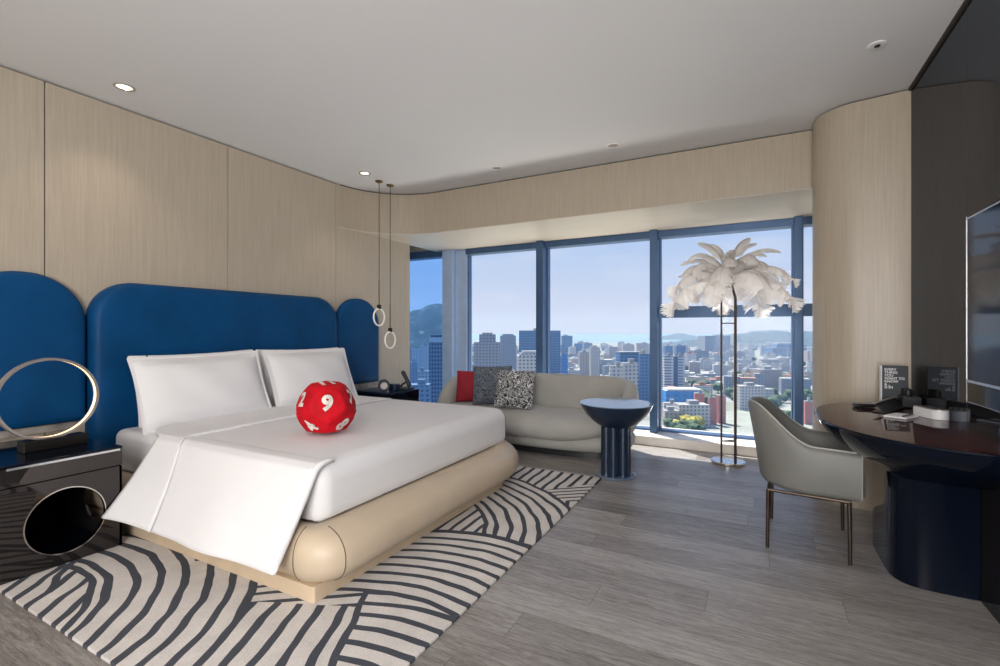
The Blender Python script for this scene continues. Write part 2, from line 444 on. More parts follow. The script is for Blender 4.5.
# bulkhead over the window, swept round from the left wall
poly = [(XL - .02, 3.66)] + arc(XL + .7305, 3.66, .73, 180, 90, 20) + [(.95, 4.39), (.95, YW + .05), (XL - .02, YW + .05)]
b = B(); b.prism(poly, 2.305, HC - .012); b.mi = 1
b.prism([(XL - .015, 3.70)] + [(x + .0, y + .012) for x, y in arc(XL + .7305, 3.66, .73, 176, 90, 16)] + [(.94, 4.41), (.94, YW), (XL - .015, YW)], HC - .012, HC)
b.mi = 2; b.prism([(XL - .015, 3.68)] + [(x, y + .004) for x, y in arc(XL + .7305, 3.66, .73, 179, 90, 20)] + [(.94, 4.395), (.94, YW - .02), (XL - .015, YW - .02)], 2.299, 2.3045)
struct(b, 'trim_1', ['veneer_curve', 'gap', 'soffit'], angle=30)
struct(B().box(-4.8, XL, YW - .06, YW + .1, 2.325, HC), 'wall_window', 'veneer_curve', smooth=False)
struct(B().box(XL, 1.0, YW + .05, YW + .15, 2.30, HC), 'wall_head', 'plaster', smooth=False)
# rounded end of the wall beside the desk
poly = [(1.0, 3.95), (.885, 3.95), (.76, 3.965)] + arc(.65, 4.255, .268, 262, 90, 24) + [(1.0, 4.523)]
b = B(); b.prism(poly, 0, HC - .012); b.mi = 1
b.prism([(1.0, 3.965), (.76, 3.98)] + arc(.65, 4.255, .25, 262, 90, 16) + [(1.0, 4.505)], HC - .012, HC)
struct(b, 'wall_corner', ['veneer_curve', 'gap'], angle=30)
struct(B().box(.90, 1.05, 4.5, 5.7, 0, HC), 'wall_side', 'plaster', smooth=False)
# smoked mirror wall
b = B()
ysr = [YB, -.6, .605, 1.815, 3.03, 3.948]
for y0, y1 in zip(ysr, ysr[1:]): b.rbox(XR, XR + .02, y0 + .002, y1 - .002, 0, HC - .02, .001, 1)
b.mi = 1; b.box(XR + .012, XR + .12, YB, 3.948, 0, HC)
struct(b, 'wall_right', ['mirror', 'silver'], smooth=False)
struct(B().box(XR - .012, XR + .01, YB, 3.948, HC - .02, HC), 'trim_2', 'gap', smooth=False)
# window sill step
b = B(); b.rbox(-4.75, .9, 5.16, 5.75, 0.0, .095, .006, 2)
struct(b, 'trim_3', 'stone', smooth=False)
# windows: frame with a pane each, mullions between them
def window(n, x0, x1, glass='glass', z0=.095, transom=False):
    b = B()
    b.box(x0, x1, YW - .05, YW + .10, 2.225, 2.33)
    b.box(x0, x1, YW - .02, YW + .10, z0, z0 + .02)
    b.box(x0, x0 + .015, YW, YW + .08, z0, 2.33); b.box(x1 - .015, x1, YW, YW + .08, z0, 2.33)
    if transom: b.box(x0, x1, YW - .03, YW + .10, 1.345, 1.465)
    o = struct(b, 'window_%d' % n, 'mullion', smooth=False)
    B().box(x0 + .016, x1 - .016, YW + .03, YW + .042, z0 + .021, 2.224).build('glass_pane', glass, o, smooth=False)
    return o
window(1, -4.75, -3.765, 'glass_blue'); window(2, -3.42, -2.36); window(3, -2.27, -1.01); window(4, -.93, .335, transom=True); window(5, .405, .90, transom=True)
def mull(n, x0, x1, mat='mullion', d=.13, pale=False):
    b = B(); b.rbox(x0, x1, YW - d, YW + .12, .095, 2.30 if x0 > -3.9 else 2.33, .004, 1)
    struct(b, 'trim_%d' % n, mat, smooth=False)
mull(4, -3.765, -3.60, 'mullion_pale', .10); mull(5, -3.60, -3.42, 'mullion_pale', .02)
mull(6, -2.36, -2.27); mull(7, -1.01, -.93); mull(8, .335, .405)

# ------------------------------------------------------------------ ceiling fittings
def downlight(x, y, label, lit=True, power=9):
    t = thing('ceiling_downlight', label, 'ceiling light', (x, y, HC), 0, 'recessed ceiling downlights')
    b = B(); b.lathe([(.058, HC + .002), (.058, HC - .004), (.052, HC - .007), (.044, HC - .006), (.040, HC + .002)], (x, y), 28, False, False)
    b.build('trim_ring', 'silver' if lit else 'white', t)
    B().lathe([(.040, HC + .001), (.040, HC - .002), (.030, HC - .003)], (x, y), 28, False, True).build('diffuser', 'lamp_on' if lit else 'ringgrey', t)
    if power:
        d = bpy.data.lights.new('downlight_beam', 'SPOT'); d.energy = power; d.spot_size = R(100); d.spot_blend = .8; d.shadow_soft_size = .05; d.color = (1, .84, .66)
        l = bpy.data.objects.new('downlight_beam', d); COL.objects.link(l); l.location = (x, y, HC - .03)
    return t
downlight(-3.555, 1.575, 'round lit ceiling downlight above the left bedside cabinet')
downlight(-3.40, 3.55, 'small lit ceiling downlight beside the pendant canopies')
downlight(-2.18, 4.03, 'small unlit ceiling downlight near the bulkhead, above the sofa', False, 0)
downlight(-1.05, 4.00, 'small unlit ceiling downlight near the bulkhead, above the round table', False, 6)
t = thing('ceiling_sprinkler', 'flush round sprinkler plate on the ceiling before the mirror wall', 'sprinkler', (.59, 3.27, HC))
B().lathe([(.045, HC + .001), (.045, HC - .005), (.036, HC - .008), (.018, HC - .006)], (.59, 3.27), 28, False, True).build('plate', 'white', t)
B().lathe([(.014, HC - .004), (.014, HC - .011), (.008, HC - .013)], (.59, 3.27), 16, False, True).build('nozzle', 'black', t)
t = thing('air_vent', 'dark linear air vent slot in the ceiling', 'vent', (-1.12, 1.87, HC), R(28))
b = B(); b.box(-.15, .15, .03, .045, -.004, .001); b.box(-.15, .15, -.045, -.03, -.004, .001); b.box(-.16, -.15, -.045, .045, -.004, .001); b.box(.15, .16, -.045, .045, -.004, .001)
b.build('frame', 'white', t, smooth=False, local=True)
B().box(-.15, .15, -.03, .03, -.002, .001).build('slot', 'gap', t, smooth=False, local=True)

# ------------------------------------------------------------------ headboard
def panel(y0, y1, z0, ztop, r, th, full):
    """upholstered panel: rounded top corners, soft puffed edge, leaning on the wall"""
    b = B(); n = 14
    def outline(k):
        yy0, yy1, zt = y0 + k, y1 - k, ztop - k; rr = max(.02, r - k)
        p = [(yy0, z0 + (k if full else 0))]
        p += [(yy0 + rr + rr * math.cos(R(a)), zt - rr + rr * math.sin(R(a))) for a in [180 - 90 * i / n for i in range(n + 1)]]
        p += [(yy1 - rr + rr * math.cos(R(a)), zt - rr + rr * math.sin(R(a))) for a in [90 - 90 * i / n for i in range(n + 1)]]
        p += [(yy1, z0 + (k if full else 0))]
        return p
    rings = []
    for k, x in ((0, 0), (0, th * .45), (.006, th * .68), (.02, th * .87), (.045, th * .97), (.085, th), (.13, th * 1.01)):
        rings.append([(XL + .001 + x, y, z) for y, z in outline(k)])
    b.rings(rings)
    return b
t = panel(1.50, 3.585, .02, 1.535, .26, .115, False).build('headboard', 'blue', origin=(XL, 2.525, .02), angle=60)
tag(t, 'wide padded blue headboard with rounded top corners behind the bed', 'headboard')
g_ = 'narrow blue wall panels flanking the headboard'
t = panel(.87, 1.49, .62, 1.555, .30, .075, True).build('upholstered_panel', 'blue', origin=(XL, 1.16, .62), angle=60)
tag(t, 'narrow round-topped blue padded panel above the left bedside cabinet', 'wall panel', g_)
t = panel(3.60, 4.235, .62, 1.555, .30, .075, True).build('upholstered_panel', 'blue', origin=(XL, 3.92, .62), angle=60)
tag(t, 'narrow round-topped blue padded panel behind the pendant rings', 'wall panel', g_)

# ------------------------------------------------------------------ rug
RX0, RX1, RY0, RY1 = -3.40, -1.09, .86, 3.80
b = B(); b.rbox(RX0, RX1, RY0, RY1, 0.001, .014, .004, 2)
rug = b.build('area_rug', 'rug', origin=(RUGC[0], RUGC[1], 0), smooth=False)
tag(rug, 'cream rug carved with dark curving stripes beneath the bed', 'rug')

# ------------------------------------------------------------------ bed
t = thing('bed', 'double bed with rounded cream leather base and white mattress', 'bed', (-2.75, 2.55, .014))
def bedpath(inset=0., rn=.12, rf=.50, fx=-1.69, y0=1.456, y1=3.62, back=-3.76):
    fx -= inset; y0 += inset; y1 -= inset; rn = max(.01, rn - inset); rf = max(.01, rf - inset)
    p = [(back, y0)] + [(back + (fx - rn - back) * i / 6, y0) for i in range(1, 6)]
    p += arc(fx - rn, y0 + rn, rn, -90, 0, 10)
    p += [(fx, y0 + rn + (y1 - rf - y0 - rn) * i / 6) for i in range(1, 6)]
    p += arc(fx - rf, y1 - rf, rf, 0, 90, 14) + [(back + (fx - rf - back) * i / 6, y1) for i in range(5, 0, -1)] + [(back, y1)]
    return p
# plinth has a square near corner
b = B(); b.prism(bedpath(0, .012, .5), .015, .085); b.build('plinth', 'plinth', t, angle=30)
P = bedpath(); nP = len(P)
def pnorm(i):
    a = Vector(P[max(i - 1, 0)] + (0,)); c = Vector(P[min(i + 1, nP - 1)] + (0,)); d = (c - a).normalized()
    return Vector((d.y, -d.x, 0))
def bolster(i, k):
    cs = [(-.20, .265), (-.12, .295)] + [(-.05 + .165 * math.cos(R(a)), .190 + .122 * (abs(math.sin(R(a))) ** .85) * (1 if a >= 0 else -1)) for a in range(80, -91, -10)] + [(-.20, .07)]
    n_, z = cs[k]; q = pnorm(i)
    if n_ > -.12: n_ = -.12 + (n_ + .12) * (.60 + .40 * max(0., min(1., (i - 6) / 10.)))
    return Vector((P[i][0] + q.x * n_, P[i][1] + q.y * n_, z))
NCS = 22
ncs = len([(-.2, 0), (0, 0)]) + len(range(80, -91, -10)) + 1
b = B(); b.rings([[bolster(i, k) for k in range(ncs)] for i in range(nP)])
fr = b.build('frame', 'cream', t, angle=50)
for ci in (7, 15):
    B().tube([bolster(ci, k) + pnorm(ci) * .001 for k in range(2, ncs - 1)], .0022, 6).build('seam', 'thread', fr)
b = B(); b.prism(bedpath(.15, .05, .4), .086, .262); b.build('slat_base', 'plinth', t, smooth=False)
b = B(); b.rbox(-3.765, -1.815, 1.60, 3.50, .268, .548, .055, 5); b.build('mattress', 'linen', t)

# duvet: tucked under at the foot and the far side, hanging loose on the near side
t = thing('duvet', 'smooth white duvet with folded-back band, hanging over the near side of the bed', 'bedding', (-2.5, 2.5, .55))
b = B()
t2 = bmesh.new(); bmesh.ops.create_cube(t2, size=1)
X0, X1, Y0, Y1, Z0, Z1 = -3.30, -1.785, 1.560, 3.525, .254, .572
bmesh.ops.subdivide_edges(t2, edges=t2.edges[:], cuts=1)
for v in t2.verts: v.co = Vector(((X0 + X1) / 2 + v.co.x * (X1 - X0), (Y0 + Y1) / 2 + v.co.y * (Y1 - Y0), (Z0 + Z1) / 2 + v.co.z * (Z1 - Z0)))
bmesh.ops.bevel(t2, geom=[e for e in t2.edges if len(e.link_faces) == 2 and e.calc_face_angle(0) > 1], offset=.10, segments=10, affect='EDGES', profile=.5)
bmesh.ops.delete(t2, geom=[f for f in t2.faces if f.calc_center_median().x < X0 + .08 or f.normal.z < -.5], context='FACES')
b.absorb(t2); b.build('top_cover', 'linen', t, angle=70)
def hang(u, v, lift, xa_top, xa_bot, xb_top, xb_bot, ytop, drop=1.0):
    # u along the bed (0 head side .. 1 foot side), v from bed top (0) to hem (1)
    path = [(ytop, .566), (1.66, .570), (1.60, .566), (1.562, .545), (1.538, .505), (1.508, .45), (1.470, .385), (1.428, .315), (1.382, .24), (1.335, .165)]
    f = v * (len(path) - 1); i = min(int(f), len(path) - 2); f -= i
    y = path[i][0] * (1 - f) + path[i + 1][0] * f; z = path[i][1] * (1 - f) + path[i + 1][1] * f
    k = max(0., (v - .12) / .88)
    xa = xa_top + (xa_bot - xa_top) * k ** 1.0; xb = xb_top + (xb_bot - xb_top) * k
    x = xa + (xb - xa) * u
    if xa_top < -3.3: xa = -3.46 + .31 * min(1, v / .28) + .068 * k; x = xa + (xb - xa) * u; y -= .075 * k * k * (1 - u) ** 1.3; z += .03 * k * k * (1 - u)
    wave = (.012 * math.sin(x * 5.1 + 1.0) + .005 * math.sin(x * 13)) * k
    nrm = Vector((0, -.6, .8)) if .1 < v < .45 else (Vector((0, -1, .5)).normalized() if v >= .45 else Vector((0, 0, 1)))
    return Vector((x, y, z)) + nrm * lift * min(1, v / .14 + (lift > .015)) + Vector((0, -wave, 0))
b = B(); b.grid(lambda u, v: hang(u, v, .006, -2.96, -2.74, -1.835, -1.80, 1.70), 40, 36)
b.build('side_drape', 'linen', t, angle=0, solid=.012)
# folded-back band, its own layer on top
def band(u, v):
    # v<.45 across the top from the far side, then down the near side
    if v < .5:
        s_ = v / .5; y = 3.50 - (3.50 - 1.9) * s_; z = .572
        if s_ < .06: z -= (.06 - s_) * 1.2
        xa = -3.46 + .02 * math.sin(y * 4); xb = -2.945
        return Vector((xa + (xb - xa) * u, y, z + .016))
    return hang(u, (v - .5) / .5, .018, -3.46, -3.215, -2.945, -2.735, 1.9)
b = B(); b.grid(band, 16, 72); b.build('fold_band', 'linen', t, angle=0, solid=.014)
# corner crease where the loose side leaves the tucked foot
b = B()
def crease(u, v):
    a = hang(1, .12 + .86 * u, .006, -2.96, -2.74, -1.835, -1.80, 1.70)
    bl = math.sin(PI * v)
    return a + Vector((.022 * bl * (1 - u) ** 1.2 + .002, .045 * v * (1 - u), .010 * bl * (1 - u) ** 3 - .012 * v))
b.grid(crease, 24, 8); b.build('corner_fold', 'linen', t, angle=0, solid=.008)

# pillows
def pillow_bm(w, h, th, flange, puff=.75, seed=0):
    b = B(); nu, nv = 30, 22
    rnd = random.Random(seed); ph = rnd.random() * 6
    def fn(sgn):
        def f(u, v):
            x = u * 2 - 1; y = v * 2 - 1
            fx = 1 - flange / (w / 2); fy = 1 - flange / (h / 2)
            xi = min(1, abs(x) / fx); yi = min(1, abs(y) / fy)
            t_ = max(0, (1 - xi ** 2.6)) ** .55 * max(0, (1 - yi ** 2.6)) ** .55
            pin = 1 - .035 * (1 - abs(y) ** 2) * abs(x) ** 3; pin2 = 1 - .05 * (1 - abs(x) ** 2) * abs(y) ** 3
            wr = .006 * math.sin(x * 7 + y * 4 + ph) * t_
            edge = .002 + .004 * math.sin(x * 9 + ph) * (abs(y) > fy)
            return Vector((x * w / 2 * pin, y * h / 2 * pin2, sgn * (t_ * th * .5 + .002) + wr + edge * .4))
        return f
    b.grid(fn(1), nu, nv); b.grid(fn(-1), nu, nv)
    bmesh.ops.remove_doubles(b.bm, verts=b.bm.verts[:], dist=.0045 if flange < .01 else .004)
    return b
def place(b, name, mat, loc, xdir, ydir, lab, cat, group=None, seam=None, sub=1):
    """put a flat-built cushion so its local x runs along xdir and local y along ydir"""
    x = Vector(xdir).normalized(); y = Vector(ydir); y = (y - x * y.dot(x)).normalized(); z = x.cross(y)
    m = Matrix((x, y, z)).transposed().to_4x4()
    for v in b.bm.verts: v.co = m @ v.co
    o = b.build(name, mat, None, angle=0, subd=sub); o.location = loc
    return tag(o, lab, cat, group)
G_ = 'white pillows on the bed'
def bed_pillow(x, y, z, lean, yaw, lab, seed, w=.92, h=.53, th=.20):
    d = Vector((-math.cos(lean), yaw * .3, math.sin(lean)))
    place(pillow_bm(w, h, th, .045, seed=seed), 'bed_pillow', 'linen', (x, y, z), (yaw, 1, .015 if seed % 2 else -.01), d, lab, 'pillow', G_)
bed_pillow(-3.66, 2.13, .80, R(74), .00, 'white pillow standing at the left behind the front left pillow', 1, h=.50, th=.13)
bed_pillow(-3.66, 3.06, .80, R(74), .00, 'white pillow standing at the right behind the front right pillow', 2, h=.50, th=.13)
bed_pillow(-3.50, 2.07, .79, R(68), .02, 'front left white pillow with flat border, nearest the left bedside cabinet', 3, th=.17)
bed_pillow(-3.50, 3.02, .795, R(68), -.01, 'front right white pillow with flat border, behind the red numbered cushion', 4, th=.17)

# ------------------------------------------------------------------ red numbered ball cushion
DC = Vector((-2.315, 2.092, .728)); DR = .164
toc = (Vector((0, 0, EYE)) - DC).normalized()
f0 = (toc + Vector((.03, 0, .17))).normalized()
rightv = Vector((0, 0, 1)).cross(f0).normalized(); upv = f0.cross(rightv)
A_ = math.atan(2.0)
faces_ = [f0, -f0]
ring_dirs = []
for k in range(5):
    a = R(90 + 72 * k); d = rightv * math.cos(a) + upv * math.sin(a)
    ring_dirs.append(f0 * math.cos(A_) + d * math.sin(A_)); faces_.append(ring_dirs[-1]); faces_.append(-ring_dirs[-1])
def dice_r(d):
    mxd = max(d.dot(n) for n in faces_); ph = .82 / mxd
    r = DR * (.55 + .45 * min(1.12, ph / .82) * 1.0) if False else DR * (.48 + .52 * min(1.14, ph / .87))
    r += .0035 * mnoise.noise(d * 5.5)
    return r
def dice_p(d, off=0.):
    d = d.normalized(); p = DC + d * (dice_r(d) + off)
    fl = .576
    if p.z < fl + .02: p.z = fl + .02 - (fl + .02 - p.z) * .18
    return p
t = thing('numbered_cushion', 'red plush ball cushion printed with white numbers, sitting on the duvet', 'cushion', (DC.x, DC.y, .59))
tb = bmesh.new(); bmesh.ops.create_icosphere(tb, subdivisions=5, radius=1)
for v in tb.verts: v.co = dice_p(v.co.copy())
b = B(); b.absorb(tb); b.build('body', 'red', t, angle=0)
def digit(body, n, up_img, size=.115):
    up = rightv * math.cos(R(up_img)) + upv * math.sin(R(up_img))
    up = (up - n * up.dot(n)).normalized(); rt = up.cross(n)
    tb = text_bm(body, size, extrude=0., offset=.006)
    for it in range(3):
        ed = [e for e in tb.edges if e.calc_length() > .012]
        if not ed: break
        bmesh.ops.subdivide_edges(tb, edges=ed, cuts=1, use_grid_fill=False)
        bmesh.ops.triangulate(tb, faces=tb.faces[:])
    for v in tb.verts:
        x, y = v.co.x, v.co.y
        v.co = dice_p(n * DR + rt * x + up * y, .004)
    b = B(); b.absorb(tb); b.build('printed_number', 'digit', t, angle=0)
digit('9', f0, 86, .125)
digit('11', ring_dirs[0], 100, .12); digit('2', ring_dirs[1], 70, .12); digit('4', ring_dirs[2], 150, .12)
digit('8', ring_dirs[3], 35, .12); digit('7', ring_dirs[4], 78, .12)

# ------------------------------------------------------------------ left bedside cabinet with porthole
def nightstand_left():
    x0, x1, y0, y1, z0, z1 = -3.80, -3.10, .866, 1.362, .016, .565
    t = thing('bedside_cabinet', 'black mirrored bedside cabinet with a round porthole, left of the bed', 'bedside cabinet', ((x0 + x1) / 2, (y0 + y1) / 2, z0))
    cy, cz, r = 1.122, .235, .166
    def holed(fixed, axis, a0, a1, c, w, th):
        """rectangular panel with a round hole; axis 'x' = panel in the yz plane"""
        b = B(); n = 48; ring = []
        for i in range(n):
            a = 2 * PI * i / n; dx, dz = math.cos(a), math.sin(a)
            s_ = min(((a1 - c) if dx > 0 else (c - a0)) / max(abs(dx), 1e-6), ((zt - cz) if dz > 0 else (cz - zb)) / max(abs(dz), 1e-6))
            ring.append(((c + w * dx, cz + w * dz), (c + s_ * dx, cz + s_ * dz)))
        # snap the nearest outline points to the corners
        for ca, cb in ((a0, zb), (a0, zt), (a1, zb), (a1, zt)):
            i = min(range(n), key=lambda k: (ring[k][1][0] - ca) ** 2 + (ring[k][1][1] - cb) ** 2); ring[i] = (ring[i][0], (ca, cb))
        P3 = (lambda q, f: (f, q[0], q[1])) if axis == 'x' else (lambda q, f: (q[0], f, q[1]))
        L = []
        for f, k in ((fixed, 1), (fixed, 0), (fixed - th, 0), (fixed - th, 1)): L.append([P3(ring[i][k], f) for i in range(n)])
        L.append(L[0]); b.rings(L, True, False, False); return b
    zb, zt = z0, .455
    holed(x1, 'x', y0, y1, cy, r, .012).build('front_panel', 'mirror_dark', t, smooth=False)
    B().rings([[(x1 + dx, cy + rr * math.cos(2 * PI * i / 48), cz + rr * math.sin(2 * PI * i / 48)) for i in range(48)] for rr, dx in ((r + .001, .0015), (r - .004, .0015), (r - .004, -.02), (r + .001, -.02))], True, False, False).build('porthole_rim', 'chrome', t)
    holed(y1, 'y', x0, x1, -3.38, .135, .012).build('side_panel', 'mirror_dark', t, smooth=False)
    B().box(x0, x1 - .012, y0, y0 + .012, z0, zt).build('side_panel', 'mirror_dark', t, smooth=False)
    B().box(x0, x0 + .012, y0 + .012, y1 - .012, z0, zt).build('back_panel', 'lacquer', t, smooth=False)
    B().box(x0 + .012, x1 - .012, y0 + .012, y1 - .012, z0, z0 + .015).build('bottom_panel', 'lacquer', t, smooth=False)
    B().rbox(x0, x1, y0, y1, zt + .004, z1 - .014, .002, 1).build('drawer', 'mirror_dark', t, smooth=False)
    b = B(); b.rbox(x0, x1 + .004, y0 - .002, y1 + .002, z1 - .013, z1, .004, 2); b.build('top', 'lacquer', t, smooth=False)
    B().box(x1 + .0005, x1 + .005, y0 + .03, y1 - .01, z1 - .024, z1 - .0135).build('edge_strip', 'silver', t, smooth=False)
    return t
nightstand_left()
b = B(); b.rbox(XL + .0005, XL + .02, .80, 1.46, .57, .618, .003, 1)
tag(b.build('backsplash', 'marble', origin=(XL, 1.13, .57), smooth=False), 'grey stone upstand on the wall behind the left bedside cabinet', 'upstand')
t = thing('wall_outlet', 'small steel wall outlet on the stone upstand, left of the ring lamp', 'outlet', (XL + .02, .955, .594))
B().rbox(XL + .0205, XL + .026, .925, .995, .575, .613, .003, 2).build('plate', 'silver', t, smooth=False)
for dy in (-.014, .014): B().rbox(XL + .0262, XL + .028, .957 + dy - .008, .957 + dy + .008, .588, .600, .002, 1).build('socket', 'black', t, smooth=False)
# ring lamp standing on it
LC = Vector((-3.38, 1.145, .835)); LR = .212
t = thing('ring_lamp', 'large hoop table lamp on the left bedside cabinet, lit inside', 'lamp', (LC.x, LC.y, .565))
def hoop(r, w, n=64):
    return [[(LC.x + dx, LC.y + rr * math.cos(2 * PI * i / n), LC.z + rr * math.sin(2 * PI * i / n)) for i in range(n)] for rr, dx in w]
b = B(); b.rings(hoop(LR, [(LR - .006, .020), (LR + .006, .020), (LR + .008, .014), (LR + .008, -.014), (LR + .006, -.02), (LR - .006, -.02), (LR - .006, -.015), (LR - .003, -.013), (LR - .003, .013), (LR - .006, .015), (LR - .006, .020)]), True, False, False)
b.build('hoop', 'ringgrey', t, angle=50)
b = B(); b.rings(hoop(LR, [(LR - .005, .0125), (LR - .005, -.0125)]), True, False, False); b.build('led_strip', 'led', t)
B().rbox(LC.x - .045, LC.x + .045, 1.03, 1.30, .566, .622, .003, 2).build('base', 'black_metal', t, smooth=False)
# ------------------------------------------------------------------ right bedside cabinet, clock and telephone
x0, x1, y0, y1 = -3.79, -3.26, 3.77, 4.235
t = thing('bedside_cabinet', 'dark bedside cabinet beyond the bed carrying the telephone', 'bedside cabinet', ((x0 + x1) / 2, (y0 + y1) / 2, 0))
B().rbox(x0, x1, y0, y1, .0, .452, .003, 1).build('body', 'mirror_dark', t, smooth=False)
B().rbox(x0, x1, y0, y1, .456, .55, .002, 1).build('drawer', 'lacquer', t, smooth=False)
B().rbox(x0, x1 + .004, y0 - .002, y1 + .002, .5515, .565, .003, 2).build('top', 'navy', t, smooth=False)
b = B(); b.rbox(XL + .0005, XL + .02, 3.66, 4.25, .57, .618, .003, 1)
tag(b.build('backsplash', 'marble', origin=(XL, 3.95, .57), smooth=False), 'grey stone upstand on the wall behind the far bedside cabinet', 'upstand')
cx, cy, cz = -3.42, 3.76, .63
d = (Vector((0, 0, .64)) - Vector((cx, cy, cz))).normalized(); d.z = 0; d.normalize()
c0 = Vector((cx, cy + .09, cz))
t = thing('desk_clock', 'dark blue drum-shaped clock with grey dial on the far bedside cabinet', 'clock', (c0.x, c0.y, .566))
B().tube([c0 - d * .07, c0 - d * .066, c0 + d * .03, c0 + d * .036], [.05, .062, .062, .056], 32).build('drum', 'navy', t)
B().tube([c0 + d * .0365, c0 + d * .039], [.036, .036], 28).build('dial', 'ringgrey', t)
e = Vector((-d.y, d.x, 0)); c1 = c0 + e * .105 - d * .02
B().rbox(c1.x - .045, c1.x + .045, c1.y - .045, c1.y + .045, .5665, .645, .012, 3).build('speaker_body', 'navy', t)
px, py = -3.36, 4.10
t = thing('telephone', 'black desk telephone with raised handset on the far bedside cabinet', 'telephone', (px, py, .566), R(15))
b = B(); b.rbox(-.07, .09, -.10, .09, .001, .025, .006, 2); b.build('base', 'black', t, local=True)
b = B(); b.tube([(-.05, 0, .02), (-.02, 0, .055), (.03, .01, .085)], [.012, .011, .010], 8); b.build('cradle', 'black', t, local=True)
b = B(); b.tube([(.055, .03, .028), (.05, .03, .04), (.02, .02, .115), (-.015, .01, .185), (-.022, .01, .20)], [.012, .025, .021, .024, .013], 12); b.build('handset', 'black', t, local=True)

# ------------------------------------------------------------------ pendants
def pendant(x, y, zc, rod, lab, r=.088):
    t = thing('pendant_lamp', lab, 'pendant lamp', (x, y, HC), 0, 'slim ring pendants by the bed')
    B().lathe([(.04, HC), (.04, HC - .008), (.03, HC - .016), (.008, HC - .02)], (x, y), 24, False, True).build('canopy', 'brass', t)
    B().cyl((x, y, HC - .018), (x, y, zc + r + .28), .0035, seg=8).build('cable', 'black', t)
    B().cyl((x, y, zc + r + .29), (x, y, zc + r + .03), .0075, seg=10).build('rod', 'brass', t)
    B().rbox(x - .017, x + .017, y - .017, y + .017, zc + r - .004, zc + r + .04, .003, 2).build('socket', 'black_metal', t)
    ax = Vector((math.cos(R(94)), math.sin(R(94)), 0))
    b = B(); b.tube([Vector((x, y, zc)) + ax * r * math.cos(2 * PI * i / 40) + Vector((0, 0, r * math.sin(2 * PI * i / 40))) for i in range(40)], .0085, 10, True)
    b.build('ring', 'ring', t)
pendant(-3.45, 3.81, 1.345, .3, 'left ring pendant of the two, hanging higher beside the bed')
pendant(-3.44, 3.97, 1.105, .3, 'right ring pendant of the two, hanging lower over the telephone')

# ------------------------------------------------------------------ sofa
SX, SY = -2.10, 4.66
t = thing('sofa', 'long curved grey-beige sofa under the window', 'sofa', (SX, SY, 0))
def superell(cx, cy, ax, ay, p, n=72):
    o = []
    for i in range(n):
        a = 2 * PI * i / n; c_, s_ = math.cos(a), math.sin(a)
        o.append((cx + ax * math.copysign(abs(c_) ** (2 / p), c_), cy + ay * math.copysign(abs(s_) ** (2 / p), s_)))
    return o
def stack(cx, cy, ax, ay, p, prof, n=72):
    return [[(x, y, z) for x, y in superell(cx, cy, ax - k, ay - k, p, n)] for k, z in prof]
B().rings(stack(SX, SY + .03, 1.04, .40, 3.4, [(.05, 0), (.05, .055)])).build('plinth', 'black', t)
b = B(); b.rings(stack(SX, SY + .02, 1.095, .44, 3.2, [(.10, .056), (.055, .07), (.03, .11), (.03, .17), (.06, .22), (.2, .24)])); b.build('base', 'sofa', t, angle=60)
# seat pebble whose lower seam climbs at both ends
def seat_ring(k, z, lift):
    out = []
    for x, y in superell(SX - .0, SY - .045, 1.075 - k, .42 - k, 2.9, 96):
        e_ = abs((x - SX) / 1.08); out.append((x, y, z + lift * max(0, e_ - .35) ** 2 * .36))
    return out
b = B(); b.rings([seat_ring(k, z, l) for k, z, l in ((.14, .150, 1), (.05, .160, 1), (.015, .182, 1), (0, .22, .9), (0, .28, .45), (.018, .325, .2), (.055, .358, .08), (.12, .376, 0), (.3, .384, 0))])
b.build('seat', 'sofa', t, angle=70)
# wrap-around back, tapering down at the ends
path = []
for i in range(61):
    a = R(205 - 230 * i / 60); c_, s_ = math.cos(a), math.sin(a)
    path.append(Vector((SX + 1.03 * math.copysign(abs(c_) ** (2 / 3.3), c_), SY + .0 + .36 * math.copysign(abs(s_) ** (2 / 3.3), s_), 0)))
L_ = [0.]
for a_, c_ in zip(path, path[1:]): L_.append(L_[-1] + (c_ - a_).length)
rings = []
for i, p in enumerate(path):
    d = (path[min(i + 1, 60)] - path[max(i - 1, 0)]).normalized(); nrm = Vector((-d.y, d.x, 0))   # outward
    s_ = min(L_[i], L_[-1] - L_[i]); k = min(1, s_ / .62); k = math.sin(k * PI / 2) ** .55 if k > 0 else 0
    top = .36 + (.728 - .36) * k; th = .085
    bot = .20
    prof = [(-th, bot), (-th - .01, (bot + top) / 2), (-th + .012, top - .05), (-th + .045, top - .012), (0, top), (th - .045, top - .012), (th - .012, top - .05), (th, (bot + top) / 2), (th - .02, bot)]
    rings.append([p + nrm * n_ + Vector((0, 0, z)) for n_, z in prof])
b = B(); b.rings(rings); b.build('back', 'sofa', t, angle=0, subd=1)
def sq_cushion(name, mat, x, y, z, w, lean, yaw, lab, roll=0., cat='cushion'):
    xd = Vector((math.cos(yaw), math.sin(yaw), roll)); fwd = Vector((-math.sin(yaw), math.cos(yaw), 0))
    yd = Vector((0, 0, 1)) * math.sin(lean) + fwd * math.cos(lean)
    place(pillow_bm(w, w, .13, .006), name, mat, (x, y, z), xd, yd, lab, cat, 'cushions on the sofa')
sq_cushion('throw_cushion', 'redcush', -2.87, 4.72, .565, .38, R(72), R(24), 'crimson square cushion at the left end of the sofa', .0)
sq_cushion('throw_cushion', 'greyknit', -2.565, 4.645, .60, .45, R(74), R(20), 'blue-grey mottled square cushion in the middle of the sofa cushions', .03)
sq_cushion('throw_cushion', 'bw', -2.235, 4.53, .585, .43, R(70), R(12), 'black and white squiggle-patterned square cushion on the sofa', -.02)

